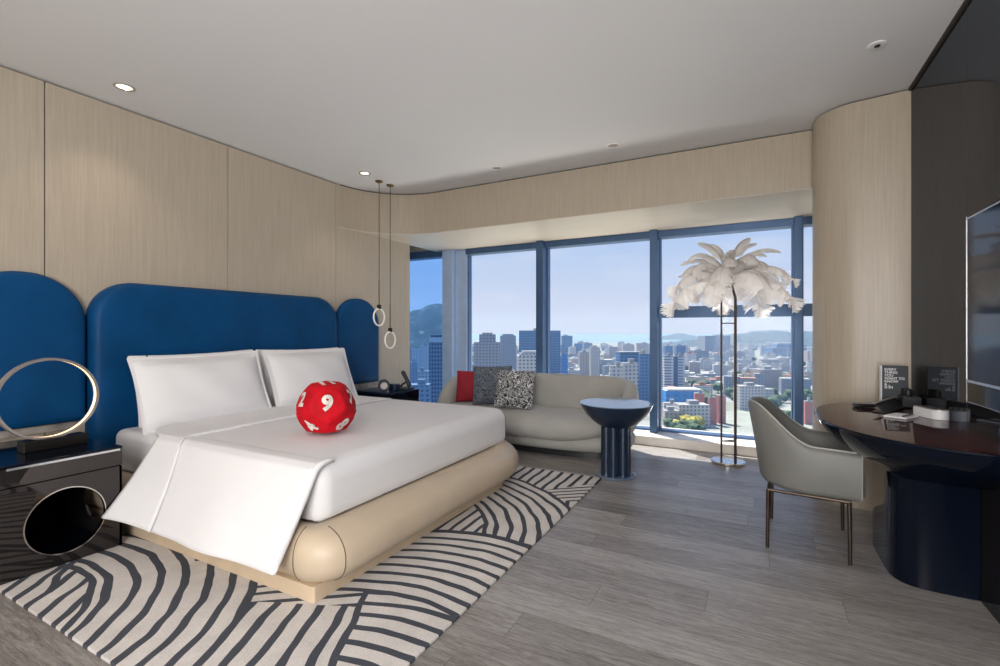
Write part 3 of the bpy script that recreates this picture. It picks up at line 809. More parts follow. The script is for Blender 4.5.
# ------------------------------------------------------------------ round bowl-top side table
tx, ty = -1.02, 3.975
t = thing('side_table', 'round navy bowl-topped side table on a fluted column', 'side table', (tx, ty, 0))
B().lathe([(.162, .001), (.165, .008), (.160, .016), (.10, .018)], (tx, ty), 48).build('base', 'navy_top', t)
b = B()
b.rings([[(tx + (.085 + .040 * abs(math.sin(3 * a)) ** .6) * math.cos(a), ty + (.085 + .040 * abs(math.sin(3 * a)) ** .6) * math.sin(a), z) for a in [2 * PI * (i + .5) / 128 for i in range(128)]] for z in (.0185, .43)])
b.build('fluted_column', 'navy', t, angle=50)
B().lathe([(.125, .412), (.16, .432), (.205, .466), (.245, .508), (.278, .556), (.294, .588), (.298, .594)], (tx, ty), 64, True, False).build('bowl', 'navy', t, angle=50)
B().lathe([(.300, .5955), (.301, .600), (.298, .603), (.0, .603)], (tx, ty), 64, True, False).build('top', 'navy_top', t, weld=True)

# ------------------------------------------------------------------ feather floor lamp
lx, ly = -.215, 4.815
t = thing('feather_floor_lamp', 'tall palm-like floor lamp of pale ostrich feathers before the window', 'floor lamp', (lx, ly, 0))
B().lathe([(.143, .001), (.146, .010), (.146, .022), (.140, .027), (0, .0275)], (lx, ly), 48, True, False).build('base', 'chrome', t, weld=True)
right2 = Vector((CS, SN, 0)); fwd2 = Vector((-SN, CS, 0))
poles = [Vector((lx, ly, 0)) + right2 * a + fwd2 * b_ for a, b_ in ((-.068, -.02), (.042, -.045), (.082, .02))]
for p in poles: B().tube([p + Vector((0, 0, .027)), p + Vector((0, 0, 1.50)), Vector((lx, ly, 1.62)) + (p - Vector((lx, ly, 0))) * .5], .0085, 10).build('pole', 'bronze', t)
for z in (.205, 1.27):
    b = B(); cxy = Vector((lx, ly, 0)) + right2 * .019 + fwd2 * -.015
    b.tube([poles[0] + Vector((0, 0, z)), poles[1] + Vector((0, 0, z)), poles[2] + Vector((0, 0, z))], .005, 8, True); b.build('brace', 'bronze', t)
B().lathe([(.0, 1.585), (.04, 1.59), (.05, 1.62), (.045, 1.68), (.03, 1.70), (0, 1.702)], (lx, ly), 20, False, False).build('hub', 'black_metal', t, weld=True)
rnd = random.Random(11)
def feather(base, az, e0, droop, length, width, seed, side_roll=0.):
    rr = random.Random(seed)
    out = Vector((math.cos(az), math.sin(az), 0)); side = Vector((-math.sin(az), math.cos(az), 0)); UP = Vector((0, 0, 1))
    n = 30; pts = []; tg = []; p = Vector(base)
    for i in range(n + 1):
        s_ = i / n; an = e0 - droop * s_ ** 1.45
        d = out * math.cos(an) + UP * math.sin(an); pts.append(p.copy()); tg.append(d); p = p + d * (length / n)
    b = B()
    b.tube(pts[:-1], [.0032 * (1 - .8 * i / n) for i in range(n)], 5)
    b.mi = 1
    nb = 95
    for sg in (-1, 1):
        for k in range(nb):
            s_ = .07 + .93 * (k + rr.random() * .6) / nb; f = min(s_, .999) * n; i = int(f); f -= i
            q = pts[i].lerp(pts[min(i + 1, n)], f); d = tg[i]; nr = side.cross(d).normalized()
            if nr.z < 0 and abs(d.z) < .9: nr = -nr
            env = min(1, (s_ / .30)) ** .8 * (1 if s_ < .72 else max(.08, 1 - ((s_ - .72) / .28) ** 2) ** .55)
            bl = width * env * (.90 + .16 * rr.random()); sd = (side * sg + nr * side_roll).normalized()
            w_ = .0075 * (.7 + .6 * rr.random()); prev = None
            ss = .34 + .10 * rr.random() + .12 * math.sin(s_ * 40 + seed)
            for j in range(5):
                u = j / 4
                c = q + sd * bl * u * (1 - .12 * u) + d * bl * ss * u - nr * bl * .55 * u * u + UP * (-.12 * bl * u ** 2.2) + Vector((rr.uniform(-1, 1), rr.uniform(-1, 1), rr.uniform(-1, 1))) * .003 * u
                hw = d * w_ * (1 - .62 * u)
                cur = (b.bm.verts.new(c - hw), b.bm.verts.new(c + hw))
                if prev: b.face([prev[0], prev[1], cur[1], cur[0]])
                prev = cur
    bmesh.ops.recalc_face_normals(b.bm, faces=[f for f in b.bm.faces if f.material_index == 0])
    o = b.build('feather', ['quill', 'feather'], t, angle=0)
hub = Vector((lx, ly, 1.64))
def fan(k, az0, z, e0, droop, L, wd, jit, seed):
    for i in range(k):
        a = R(az0) + 2 * PI * i / k + rnd.uniform(-.12, .12); o_ = Vector((math.cos(a), math.sin(a), 0)) * .035
        feather(hub + o_ + Vector((0, 0, z)), a, R(e0) + rnd.uniform(-.12, .12), R(droop) + rnd.uniform(-.15, .15), L * rnd.uniform(1 - jit, 1 + jit), wd * rnd.uniform(.9, 1.12), seed + i)
fan(9, 22, -.02, 20, 112, .70, .125, .10, 100)
fan(8, 40, .02, 36, 132, .58, .115, .08, 200)
fan(8, 0, .05, 56, 136, .43, .085, .08, 300)
fan(8, 50, .06, 64, 108, .46, .050, .08, 400)
fan(4, 35, .07, 84, 88, .42, .050, .04, 500)

# ------------------------------------------------------------------ desk chair
t = thing('desk_chair', 'grey leather tub chair with slim bronze legs at the desk', 'chair', (.262, 3.275, 0), R(-4))
def plan(s_, grow=0.):
    """U-shaped plan open to +x: s_ 0..1 from near arm front, round the back, to far arm front"""
    hw = .268 + grow; xf, xc = .235, .03; straight = xf - xc; arcL = PI * hw * .97; T = 2 * straight + arcL
    q = s_ * T
    if q < straight: return Vector((xf - q, -hw, 0)), Vector((0, -1, 0))
    if q > straight + arcL: return Vector((xc + (q - straight - arcL), hw, 0)), Vector((0, 1, 0))
    a = -PI / 2 - (q - straight) / arcL * PI
    return Vector((xc + hw * .97 * math.cos(a), hw * math.sin(a), 0)), Vector((math.cos(a), math.sin(a), 0))
def ctop(s_):
    k = abs(s_ - .5) * 2                     # 0 back, 1 arm front
    k = max(0, min(1, (k - .16) / .52)); k = k * k * (3 - 2 * k)
    return .785 - (.785 - .585) * k - .02 * max(0, abs(s_ - .5) * 2 - .68)
rings = []; rim = []; NS = 60
for i in range(NS + 1):
    s_ = i / NS; p, nr = plan(s_); zt = ctop(s_); back = max(0, 1 - abs(s_ - .5) * 3.2)
    def P(n_, z):
        tilt = back * .055 * max(0, (z - .42)) / .38 + .012 * (z - .33) / .3
        return p + nr * (n_ + tilt) + Vector((0, 0, z))
    fr_ = max(0, 1 - min(s_, 1 - s_) / .035)   # soften the arm front
    h = zt - .33
    rings.append([P(-.03, .325), P(-.008, .335), P(.004, .36), P(.006, .33 + h * .5), P(.004, zt - .03), P(-.004, zt - .008), P(-.018, zt), P(-.034, zt - .006), P(-.042, zt - .03), P(-.046, .33 + h * .5), P(-.046, .44), P(-.046, .345)])
    rim.append(P(-.012, zt + .001))
b = B(); b.rings(rings); b.build('shell', 'chair', t, local=True, angle=50)
e0_, n0_ = plan(0); e1_, n1_ = plan(1)
def prm(s_, n_, z):
    p, nr = plan(s_); back = max(0, 1 - abs(s_ - .5) * 3.2)
    return p + nr * (n_ + back * .055 * max(0, (z - .42)) / .38 + .012 * (z - .33) / .3) + Vector((0, 0, z))
pip = [prm(0, -.006, .345), prm(0, -.002, .45), prm(0, -.004, .56)] + rim + [prm(1, -.004, .56), prm(1, -.002, .45), prm(1, -.006, .345)]
b = B(); b.tube(pip, .0048, 8); b.build('piping', 'piping', t, local=True)
b = B(); o2 = [(x, y) for x, y in [(prm(i / 40, -.05, .33).x, prm(i / 40, -.05, .33).y) for i in range(41)]]
fx_ = .262
o2 = [(fx_ - .03, -.205), ] + o2[2:-2] + [(fx_ - .03, .205), (fx_, .17), (fx_, -.17)]
cxs = sum(p[0] for p in o2) / len(o2)
b.rings([[(cxs + (x - cxs) * k, y * k, z) for x, y in o2] for k, z in ((.90, .328), (.985, .335), (.997, .36), (1, .42), (.985, .452), (.93, .468), (.6, .474))])
b.build('seat_cushion', 'chair', t, local=True, angle=60)
legs = [(-.18, -.235), (.185, -.245), (.185, .245), (-.18, .235)]
b = B()
for a_, c_ in zip(legs, legs[1:] + legs[:1]): b.tube([Vector((a_[0], a_[1], .318)), Vector((c_[0], c_[1], .318))], .009, 8)
b.build('seat_frame', 'bronze', t, local=True)
for x, y in legs: B().tube([(x, y, .318), (x * 1.02, y * 1.02, .001)], [.011, .009], 12).build('leg', 'bronze', t, local=True)

# ------------------------------------------------------------------ bowl-shaped desk against the mirror wall
DX, DY = XR - .002, 3.17
t = thing('desk', 'half-round glossy desk with bowl-shaped top on a drum base against the mirror', 'desk', (DX, DY, 0))
def half(ax, ay, p, z, n=64, cy=DY):
    o = []
    for i in range(n + 1):
        a = PI / 2 + PI * i / n; c_, s_ = math.cos(a), math.sin(a)
        o.append((DX + ax * -abs(c_) ** (2 / p), cy + ay * math.copysign(abs(s_) ** (2 / p), s_), z))
    return o
b = B(); b.rings([half(.585, .74, 2.25, .7385), half(.588, .743, 2.25, .732), half(.583, .738, 2.25, .726)]); b.mi = 1
b.build('rim', 'lacquer', t, angle=30)
b = B(); b.rings([half(.582, .737, 2.25, .7395), half(.575, .73, 2.25, .7405)]); b.build('top', 'lacquer_top', t, angle=30)
b = B(); b.rings([half(.580, .735, 2.25, .7255), half(.572, .725, 2.25, .705), half(.545, .69, 2.25, .668), half(.505, .63, 2.3, .628), half(.45, .55, 2.4, .588), half(.385, .45, 2.6, .552), half(.335, .37, 2.9, .528), half(.318, .345, 3.2, .512)])
b.build('bowl', 'lacquer', t, angle=60)
b = B(); rg = []
cols = [(.318, .33)]
def drum(k, z):
    o = []
    for i in range(161):
        a = PI / 2 + PI * i / 160; c_, s_ = math.cos(a), math.sin(a); p = 5.0
        ax, ay = .30 - k, .315 - k
        fl = -.004 if i in (34, 56, 57, 100) else 0
        o.append((DX - (ax + fl) * abs(c_) ** (2 / p), 3.19 + (ay + fl) * math.copysign(abs(s_) ** (2 / p), s_), z))
    return o
b.rings([drum(0, .002), drum(0, .5), drum(-.01, .514)]); b.build('drum_base', 'lacquer', t, angle=40)

# ------------------------------------------------------------------ things on the desk
DZ = .7412
p = on_z(881.5, 404, DZ); q = Vector((XR - .004, p.y + .02, DZ))
dirw = (Vector((q.x, q.y, 0)) - Vector((p.x, p.y, 0))); wd = dirw.length * .76; ang = math.atan2(dirw.y, dirw.x)
t = thing('book', 'charcoal book with white lettering standing upright on the desk', 'book', (p.x, p.y, DZ), ang)
hb = .242
B().rbox(.003, wd, .002, .0255, .003, hb - .003, .001, 1).build('pages', 'paper', t, smooth=False, local=True)
b = B(); b.box(0.003, wd, -.0015, .0015, 0, hb); b.box(0.003, wd, .026, .029, 0, hb); b.build('cover', 'book', t, smooth=False, local=True)
B().rbox(-.003, .0028, -.0015, .029, 0, hb, .001, 1).build('spine', 'paper', t, smooth=False, local=True)
tb = text_bm('EVERY\nTHING\nYOU\nWANT TO\nKNOW\n& ..\nIS IN', .0215, 'LEFT', .0006, .86, .0006)
b = B(); b.absorb(tb, Matrix.Translation((.014, -.0022, hb - .080)) @ Matrix.Rotation(PI / 2, 4, 'X'))
b.build('title_lettering', 'white', t, smooth=False, local=True)
# slanted black stationery folder
a0 = on_z(872, 412, DZ); a1 = on_z(911, 398, DZ)
dv = (a1 - a0); Ld = dv.length; ang = math.atan2(dv.y, dv.x)
t = thing('stationery_folder', 'open black stationery folder propped as a wedge on the desk', 'folder', (a0.x, a0.y, DZ), ang)
b = B(); b.rings([[(-.0, 0, .001), (Ld, 0, .001), (Ld, -.075, .001), (0, -.075, .001)], [(0, .0, .005), (Ld, 0, .005), (Ld, -.075, .005), (0, -.075, .005)]]); b.build('back_cover', 'black', t, smooth=False, local=True)
b = B(); b.rings([[(0, -.075, .0055), (Ld, -.075, .0055), (Ld, -.068, .0055), (0, -.068, .0055)], [(.0, -.006, .046), (Ld, -.006, .046), (Ld, 0, .044), (.0, 0, .044)]]); b.build('front_cover', 'black', t, smooth=False, local=True)
B().box(0, Ld, -.016, .002, .0465, .0505).build('top_edge', 'ringgrey', t, smooth=False, local=True)
# white notepad in front of it
p = on_z(901, 417, DZ)
t = thing('notepad', 'white notepad with a pen lying in front of the black folder', 'notepad', (p.x, p.y, DZ), R(58))
B().rbox(-.075, .075, -.05, .05, .0005, .010, .001, 1).build('sheets', 'paper', t, smooth=False, local=True)
B().tube([(-.06, -.03, .0145), (.05, -.034, .0145), (.06, -.0345, .0145)], [.004, .004, .001], 8).build('pen', 'black', t, local=True)
# white rounded box with slotted dark top
p0 = on_z(921, 413, DZ); p1 = on_z(948.5, 424, DZ)
bx = Vector(((p0.x + p1.x) / 2, (p0.y + p1.y) / 2 + .02, DZ)); dv = p1 - p0
t = thing('desk_box', 'white rounded box with dark slotted top on the desk by the mirror', 'box', (bx.x, bx.y, DZ), R(-72))
b = B(); poly = arc(.045, 0, .040, -90, 90, 12) + [(-.085, .04), (-.085, -.04)]
b.prism(poly, .0005, .048); b.build('body', 'white', t, local=True, angle=40)
b = B(); poly2 = arc(.045, 0, .037, -90, 90, 12) + [(-.082, .037), (-.082, -.037)]
b.prism(poly2, .0485, .052); b.build('lid', 'ringgrey', t, local=True, angle=40)
for yy in (-.02, 0, .02): B().box(-.07, .06, yy - .004, yy + .004, .0523, .0535).build('slot', 'black', t, smooth=False, local=True)
# black remote control at the far edge
p = on_z(864, 407, DZ)
t = thing('remote_control', 'small black remote control at the window end of the desk', 'remote control', (p.x, p.y, DZ), R(15))
B().rbox(-.055, .055, -.022, .022, .0008, .020, .005, 2).build('case', 'black', t, local=True)
B().rbox(-.04, .035, -.014, .014, .0205, .0225, .0008, 1).build('button_panel', 'ringgrey', t, smooth=False, local=True)
# black caddy by the mirror
p = on_z(921, 405, DZ)
t = thing('amenity_caddy', 'black box of small items against the mirror behind the white box', 'caddy', (XR - .055, p.y - .10, DZ))
cx_, cy_ = XR - .055, p.y - .10
b = B(); b.rbox(cx_ - .045, cx_ + .045, cy_ - .07, cy_ + .07, DZ + .0005, DZ + .065, .003, 2); b.build('tray', 'black', t, smooth=False)
for k in range(2): B().lathe([(.020, DZ + .0655), (.022, DZ + .075), (.022, DZ + .10), (.015, DZ + .108)], (cx_ - .01, cy_ - .03 + .06 * k), 16).build('jar', 'black', t)

# ------------------------------------------------------------------ television on the mirror wall
ty0, ty1, tz0, tz1 = 1.45, 2.812, .978, 1.692
t = thing('television', 'wall-mounted flat television with thin silver edge on the mirror wall', 'television', (XR, (ty0 + ty1) / 2, tz0))
B().rbox(XR - .034, XR - .002, ty0 + .02, ty1 + .105, .88, 1.72, .003, 1).build('back_panel', 'lacquer', t, smooth=False)
B().box(XR - .0365, XR - .0345, ty0 + .02, ty1 + .105, .88, .884).build('edge_strip', 'silver', t, smooth=False)
B().box(XR - .0365, XR - .0345, ty1 + .102, ty1 + .105, .884, 1.72).build('edge_strip', 'ringgrey', t, smooth=False)
b = B(); e = .011; xf, xb = XR - .068, XR - .063
b.box(xf, xb, ty0, ty1, tz0, tz0 + e); b.box(xf, xb, ty0, ty1, tz1 - e * .6, tz1)
b.box(xf, xb, ty1 - e * .6, ty1, tz0 + e, tz1 - e * .6); b.box(xf, xb, ty0, ty0 + e * .6, tz0 + e, tz1 - e * .6)
b.build('bezel', 'silver', t, smooth=False)
B().box(XR - .0625, XR - .0345, ty0 + .002, ty1 - .002, tz0 + .002, tz1 - .002).build('housing', 'black', t, smooth=False)
B().box(XR - .0665, XR - .0628, ty0 + .007, ty1 - .007, tz0 + .0115, tz1 - .007).build('screen', 'screen', t, smooth=False)

# ------------------------------------------------------------------ the city beyond the windows, far below
GZ = -85.0
def facade(name, wall, glass, pw, ph, dw=.5, dh=.5, roof=(.30, .30, .30), var=.25, grough=.25):
    m, t, b = new_mat(name)
    c = t.nodes.new('ShaderNodeTexCoord'); s = t.nodes.new('ShaderNodeSeparateXYZ'); t.links.new(c.outputs['Object'], s.inputs[0])
    x, y, z = (N(t, s.outputs[i]) for i in range(3))
    k = ((x + y + .37) / pw).fract().gt(1 - dw) * ((z + .3) / ph).fract().gt(1 - dh)
    g = t.nodes.new('ShaderNodeNewGeometry'); s2 = t.nodes.new('ShaderNodeSeparateXYZ')
    t.links.new(g.outputs['Normal'], s2.inputs[0]); isroof = N(t, s2.outputs[2]).gt(.6)
    oi = t.nodes.new('ShaderNodeObjectInfo'); rnd_ = N(t, oi.outputs['Random'])
    def mixc(fac, a, b_):
        n = t.nodes.new('ShaderNodeMixRGB'); t.links.new(fac.k, n.inputs[0])
        for i, q in ((1, a), (2, b_)):
            if isinstance(q, tuple): n.inputs[i].default_value = c4(q)
            else: t.links.new(q, n.inputs[i])
        return n.outputs[0]
    w2 = tuple(max(.02, q * (1 - var)) for q in wall)
    wl = mixc(rnd_, wall, (w2[0], w2[1], w2[2] * 1.06))
    col = mixc(isroof, mixc(k, wl, glass), roof)
    t.links.new(col, b.inputs['Base Color']); b.inputs['Roughness'].default_value = .6
    return m
M['f_white'] = facade('white_facade', (.56, .54, .52), (.13, .16, .20), 3.4, 3.2, .5, .5)
M['f_cream'] = facade('cream_facade', (.48, .41, .35), (.15, .16, .18), 3.8, 3.1, .42, .5)
M['f_grey'] = facade('grey_facade', (.30, .32, .36), (.11, .14, .19), 3.6, 3.3, .55, .5)
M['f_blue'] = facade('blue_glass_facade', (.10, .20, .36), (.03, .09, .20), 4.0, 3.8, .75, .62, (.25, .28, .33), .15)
M['f_dark'] = facade('dark_glass_facade', (.22, .24, .27), (.02, .035, .06), 2.6, 3.6, .62, .6, (.3, .3, .3), .1)
M['f_stripe'] = facade('striped_facade', (.60, .59, .58), (.14, .20, .30), 60, 3.6, .97, .48)
M['f_red'] = facade('red_brick_facade', (.50, .17, .13), (.30, .20, .18), 4.5, 3.1, .4, .5, (.5, .44, .4), .1)
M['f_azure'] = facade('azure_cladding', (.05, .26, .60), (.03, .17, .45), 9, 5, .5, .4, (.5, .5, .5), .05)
M['roof_grey'] = pmat('flat_roof', (.30, .30, .30), .9, nscale=.2)
M['roof_red'] = pmat('tiled_roof', (.38, .19, .13), .9, nscale=.3)
M['roof_white'] = pmat('pale_roof', (.50, .50, .49), .8, nscale=.2)
M['leaf'] = pmat('tree_leaves', (.055, .095, .04), .9, nscale=.6, namt=.5)
M['leaf_y'] = pmat('yellow_green_leaves', (.30, .27, .05), .9, nscale=.6, namt=.4)
M['trunk'] = pmat('tree_trunk', (.12, .09, .06), .9)
M['field'] = pmat('sports_field_turf', (.27, .29, .25), .95, nscale=.03, namt=.15)
M['sea'] = pmat('sea_water', (.12, .22, .38), .95, nscale=.002, namt=.1)
def ground_mat():
    m, t, b = new_mat('city_ground'); v = coords(t)
    n = node(t, 'ShaderNodeTexNoise', Scale=.02, Detail=6., Roughness=.7); t.links.new(v, n.inputs[0])
    r = t.nodes.new('ShaderNodeValToRGB'); t.links.new(n.outputs[0], r.inputs[0])
    e = r.color_ramp.elements; e[0].position = .36; e[0].color = (.06, .09, .05, 1); e[1].position = .62; e[1].color = (.27, .27, .27, 1)
    k = e.new(.5); k.color = (.22, .23, .20, 1)
    t.links.new(r.outputs[0], b.inputs['Base Color']); b.inputs['Roughness'].default_value = .95
    return m
M['cground'] = ground_mat()
def hill_mat():
    m, t, b = new_mat('wooded_hillside'); v = coords(t)
    n = node(t, 'ShaderNodeTexNoise', Scale=.04, Detail=9., Roughness=.75); t.links.new(v, n.inputs[0])
    r = t.nodes.new('ShaderNodeValToRGB'); t.links.new(n.outputs[0], r.inputs[0])
    e = r.color_ramp.elements; e[0].position = .42; e[0].color = (.012, .028, .022, 1); e[1].position = .66; e[1].color = (.36, .33, .30, 1)
    k = e.new(.58); k.color = (.03, .05, .035, 1)
    t.links.new(r.outputs[0], b.inputs['Base Color']); b.inputs['Roughness'].default_value = .95
    return m
M['hill'] = hill_mat()

b = B(); b.box(-5200, 2600, 60, 3600, GZ - 3, GZ); struct(b, 'ground', 'cground', smooth=False)
b = B(); b.box(-12000, 9000, 3600, 14000, GZ - 6, GZ - 1); struct(b, 'sea', 'sea', smooth=False)

def ridge(name, prof, dep, thick, label, seed, rough=6.):
    """wooded hill whose crest passes through the given (u, v) sightings at its real distance"""
    b = B(); n = 140; us = [prof[0][0] + (prof[-1][0] - prof[0][0]) * i / n for i in range(n + 1)]
    def crest(u):
        for (a, va), (c, vc) in zip(prof, prof[1:]):
            if a <= u <= c:
                k = (u - a) / (c - a); k = k * k * (3 - 2 * k); return va + (vc - va) * k
        return prof[-1][1]
    def fn(i, j):
        u = prof[0][0] + (prof[-1][0] - prof[0][0]) * i
        q = at(u, crest(u), dep); w = (j - .35) / .35 if j < .35 else (j - .35) / .65
        h = q.z - GZ; k = max(0., 1 - abs(w) ** 1.4)
        d = dep + (w * thick if w < 0 else w * thick * 1.5)
        p = at(u, V0, d); z = GZ - 2 + (h + 2) * k
        z += mnoise.fractal(Vector((p.x * .012, p.y * .012, seed)), 1., 2., 5) * rough * min(1, h / 40) * (1 if abs(w) < .97 else 0)
        return Vector((p.x, p.y, z))
    b.grid(fn, n, 36)
    o = b.build(name, 'hill', origin=at(prof[0][0], V0, dep), angle=0)
    return tag(o, label, 'hill')
ridge('mountain', [(330, 344), (370, 325), (400, 315), (418, 310), (434, 304.5), (444, 306), (452, 312), (461, 332), (468, 350)], 1050, 300, 'rocky wooded mountain behind the blue-tinted left window pane', 3., 11)
ridge('hill', [(662, 344), (690, 341), (712, 338), (735, 335), (757, 332), (775, 330.5), (800, 332), (830, 334), (880, 333), (940, 336), (1000, 342)], 3000, 500, 'long blue wooded ridge behind the feather lamp pane', 9., 22)
ridge('hill', [(640, 341.5), (652, 338), (668, 335.5), (680, 333), (692, 335.5), (703, 339), (712, 341.5)], 5200, 500, 'faint far headland across the water, left of the wooded ridge', 5., 10)

CITY = random.Random(5)
def block(name, u0, u1, vt, dep, mat, label, crown=None, group=None, turn=None, dk=.6, roofm='roof_grey', box=True):
    """a building with its roof, seen between columns u0..u1 with its top at row vt, standing dep metres away"""
    turn = CITY.uniform(-.35, .35) if turn is None else turn
    c = at((u0 + u1) / 2, vt, dep); wv = (u1 - u0) * dep / FPX
    w = wv / (math.cos(turn) + dk * abs(math.sin(turn))); d = w * dk
    c = at((u0 + u1) / 2, vt, dep + d * .5); h = at(0, vt, dep).z - GZ
    t = thing(name, label, 'building', (c.x, c.y, GZ), YAW + turn, group)
    B().box(-w / 2, w / 2, -d / 2, d / 2, 0, h).build('facade', mat, t, smooth=False, local=True)
    if crown:
        z = h
        for k, (f, hh, cm) in enumerate(crown):
            B().box(-w / 2 * f, w / 2 * f, -d / 2 * f, d / 2 * f, z, z + hh).build('crown', cm, t, smooth=False, local=True); z += hh
    elif box:
        bb = B(); k = CITY.uniform(-.2, .2)
        bb.box(-w * .5, w * .5, -d * .5, d * .5, h, h + .8); bb.box(w * (k - .16), w * (k + .16), -d * .25, d * .22, h + .8, h + 4.2)
        bb.build('roof', roofm, t, smooth=False, local=True)
    return t
H_ = [
 ('office_tower', 429.5, 446.5, 342, 430, 'f_dark', 'dark glass tower with pale crown in the left window pane', [(1.0, 4.2, 'roof_white'), (.8, 2.5, 'f_dark')]),
 ('apartment_tower', 411, 420, 349, 640, 'f_white', 'pale apartment tower at the left edge of the left window pane', None),
 ('apartment_tower', 420, 429, 346, 700, 'f_white', 'pale apartment tower just left of the dark glass tower', None),
 ('apartment_block', 418, 430, 372, 480, 'f_white', 'lower pale block in front of the apartment towers, left pane', None),
 ('apartment_block', 408, 417, 363, 520, 'f_grey', 'grey mid-rise block low at the left edge of the left pane', None),
 ('flat_roofed_building', 406, 430, 386, 330, 'f_grey', 'flat-roofed grey building at the bottom of the left pane', None),
 ('office_tower', 474, 501, 342, 520, 'f_grey', 'pale blue gridded tower with raised top, leftmost in the second pane', [(.62, 8.2, 'f_grey'), (.4, 2, 'roof_grey')]),
 ('apartment_tower', 500, 516, 335.5, 820, 'f_grey', 'slender hazy grey tower right of the gridded tower', [(.7, 2.5, 'f_grey')]),
 ('office_tower', 518, 560.5, 331, 720, 'f_blue', 'broad dark blue glass tower split by a window mullion', None),
 ('apartment_tower', 517, 541, 356, 430, 'f_white', 'white tower with stepped crown before the broad blue tower', [(.85, 2.4, 'f_white'), (.6, 2, 'roof_white')]),
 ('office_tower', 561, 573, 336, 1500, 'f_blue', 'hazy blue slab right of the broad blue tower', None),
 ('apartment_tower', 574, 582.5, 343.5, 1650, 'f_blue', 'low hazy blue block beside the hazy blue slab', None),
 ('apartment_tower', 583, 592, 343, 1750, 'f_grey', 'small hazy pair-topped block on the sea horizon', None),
 ('apartment_tower', 589.5, 599.5, 347, 720, 'f_white', 'taller pale apartment tower in the middle of the third pane', [(.5, 2.5, 'roof_white')]),
 ('apartment_tower', 579.5, 589, 352.5, 700, 'f_cream', 'cream apartment tower left of the taller pale one', None),
 ('office_tower', 561, 568, 353.5, 720, 'f_azure', 'small bright blue block left of the cream apartment tower', None),
 ('office_tower', 617, 640, 353.5, 560, 'f_blue', 'wide deep blue office slab with dark top behind the white block', [(1.0, 2, 'f_dark')]),
 ('office_tower', 639, 650, 354, 540, 'f_blue', 'narrow blue glass wing right of the wide office slab', None),
 ('apartment_tower', 620, 637.5, 364, 400, 'f_white', 'white gridded block standing before the wide blue slab', None),
 ('apartment_tower', 609.5, 622, 367, 395, 'f_white', 'lower white wing left of the white gridded block', None),
 ('apartment_tower', 622, 633, 344.5, 1500, 'f_cream', 'far cream block on the horizon above the wide blue slab', None),
 ('apartment_tower', 636, 648, 343.5, 1550, 'f_cream', 'far cream block on the horizon beside the third mullion', None),
 ('apartment_tower', 701, 727, 336, 1500, 'f_grey', 'tall pale slab on the skyline left of the feather lamp poles', None),
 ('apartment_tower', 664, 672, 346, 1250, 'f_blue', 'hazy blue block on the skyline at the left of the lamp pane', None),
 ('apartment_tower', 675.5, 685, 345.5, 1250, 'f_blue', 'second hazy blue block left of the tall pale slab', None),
 ('office_tower', 677.5, 684.5, 356, 620, 'f_stripe', 'white striped tower wing right of the blue stripe', None),
 ('office_tower', 663.5, 673, 356, 620, 'f_stripe', 'white striped tower wing left of the blue stripe', None),
 ('office_tower', 672.5, 678, 357, 622, 'f_blue', 'vertical blue glass strip between two white striped wings', None),
 ('market_hall', 662, 700, 391, 500, 'f_azure', 'low azure blue hall with white roof at the left of the lamp pane', [(.9, 1.6, 'roof_white')]),
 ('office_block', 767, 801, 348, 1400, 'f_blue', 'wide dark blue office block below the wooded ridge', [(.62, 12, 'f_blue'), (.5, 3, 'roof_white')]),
 ('exhibition_hall', 754, 778, 370, 700, 'f_cream', 'long low beige hall in the middle of the lamp pane', None),
 ('school_building', 736.5, 761.5, 387, 520, 'f_white', 'white banded school building above the field', None),
 ('school_building', 755, 772, 390, 545, 'f_white', 'white wing behind the banded school building', None),
 ('apartment_block', 708, 716, 398, 440, 'f_red', 'red brick apartment block left of the lamp pole', None),
 ('apartment_block', 717, 725, 396, 445, 'f_red', 'red brick apartment block behind the lamp pole', None),
 ('apartment_block', 694, 704, 394, 480, 'f_red', 'smaller red brick block behind the white terrace', None),
 ('apartment_block', 676, 707, 406, 430, 'f_white', 'white terrace of flats above the yellow trees', None),
 ('apartment_block', 663, 684, 412, 430, 'f_cream', 'low cream houses beside the yellow trees', None),
 ('apartment_block', 663, 676, 404, 450, 'f_white', 'low white block at the left of the lamp pane', None),
 ('apartment_block', 804, 812, 402, 440, 'f_red', 'red brick block beside the rounded wall', None),
]
for h_ in H_:
    block(h_[0], h_[1], h_[2], h_[3], h_[4], h_[5], h_[6], h_[7], turn=CITY.uniform(-.2, .2) if h_[2] - h_[1] < 20 else CITY.uniform(-.08, .08))
for i in range(6):
    u = 737 + i * 10.6
    block('apartment_block', u, u + 9.4, 364 + (i % 2) * 1.5, 900, 'f_white', 'one of the row of white twin-topped flats below the office block', None, 'row of white flats', turn=.15, dk=.5)
block('warehouse', 736, 756, 379, 640, 'f_cream', 'low building with orange tiled roof left of the beige hall', [(1.0, 1.2, 'roof_red')])
mats = ['f_white', 'f_white', 'f_cream', 'f_grey', 'f_white', 'f_grey', 'f_cream']
cnt = 0; tries = 0
PLACED = [(at((h[1] + h[2]) / 2, 331, h[4] * 1.03).x, at((h[1] + h[2]) / 2, 331, h[4] * 1.03).y, (h[2] - h[1]) * h[4] / FPX * .6) for h in H_]
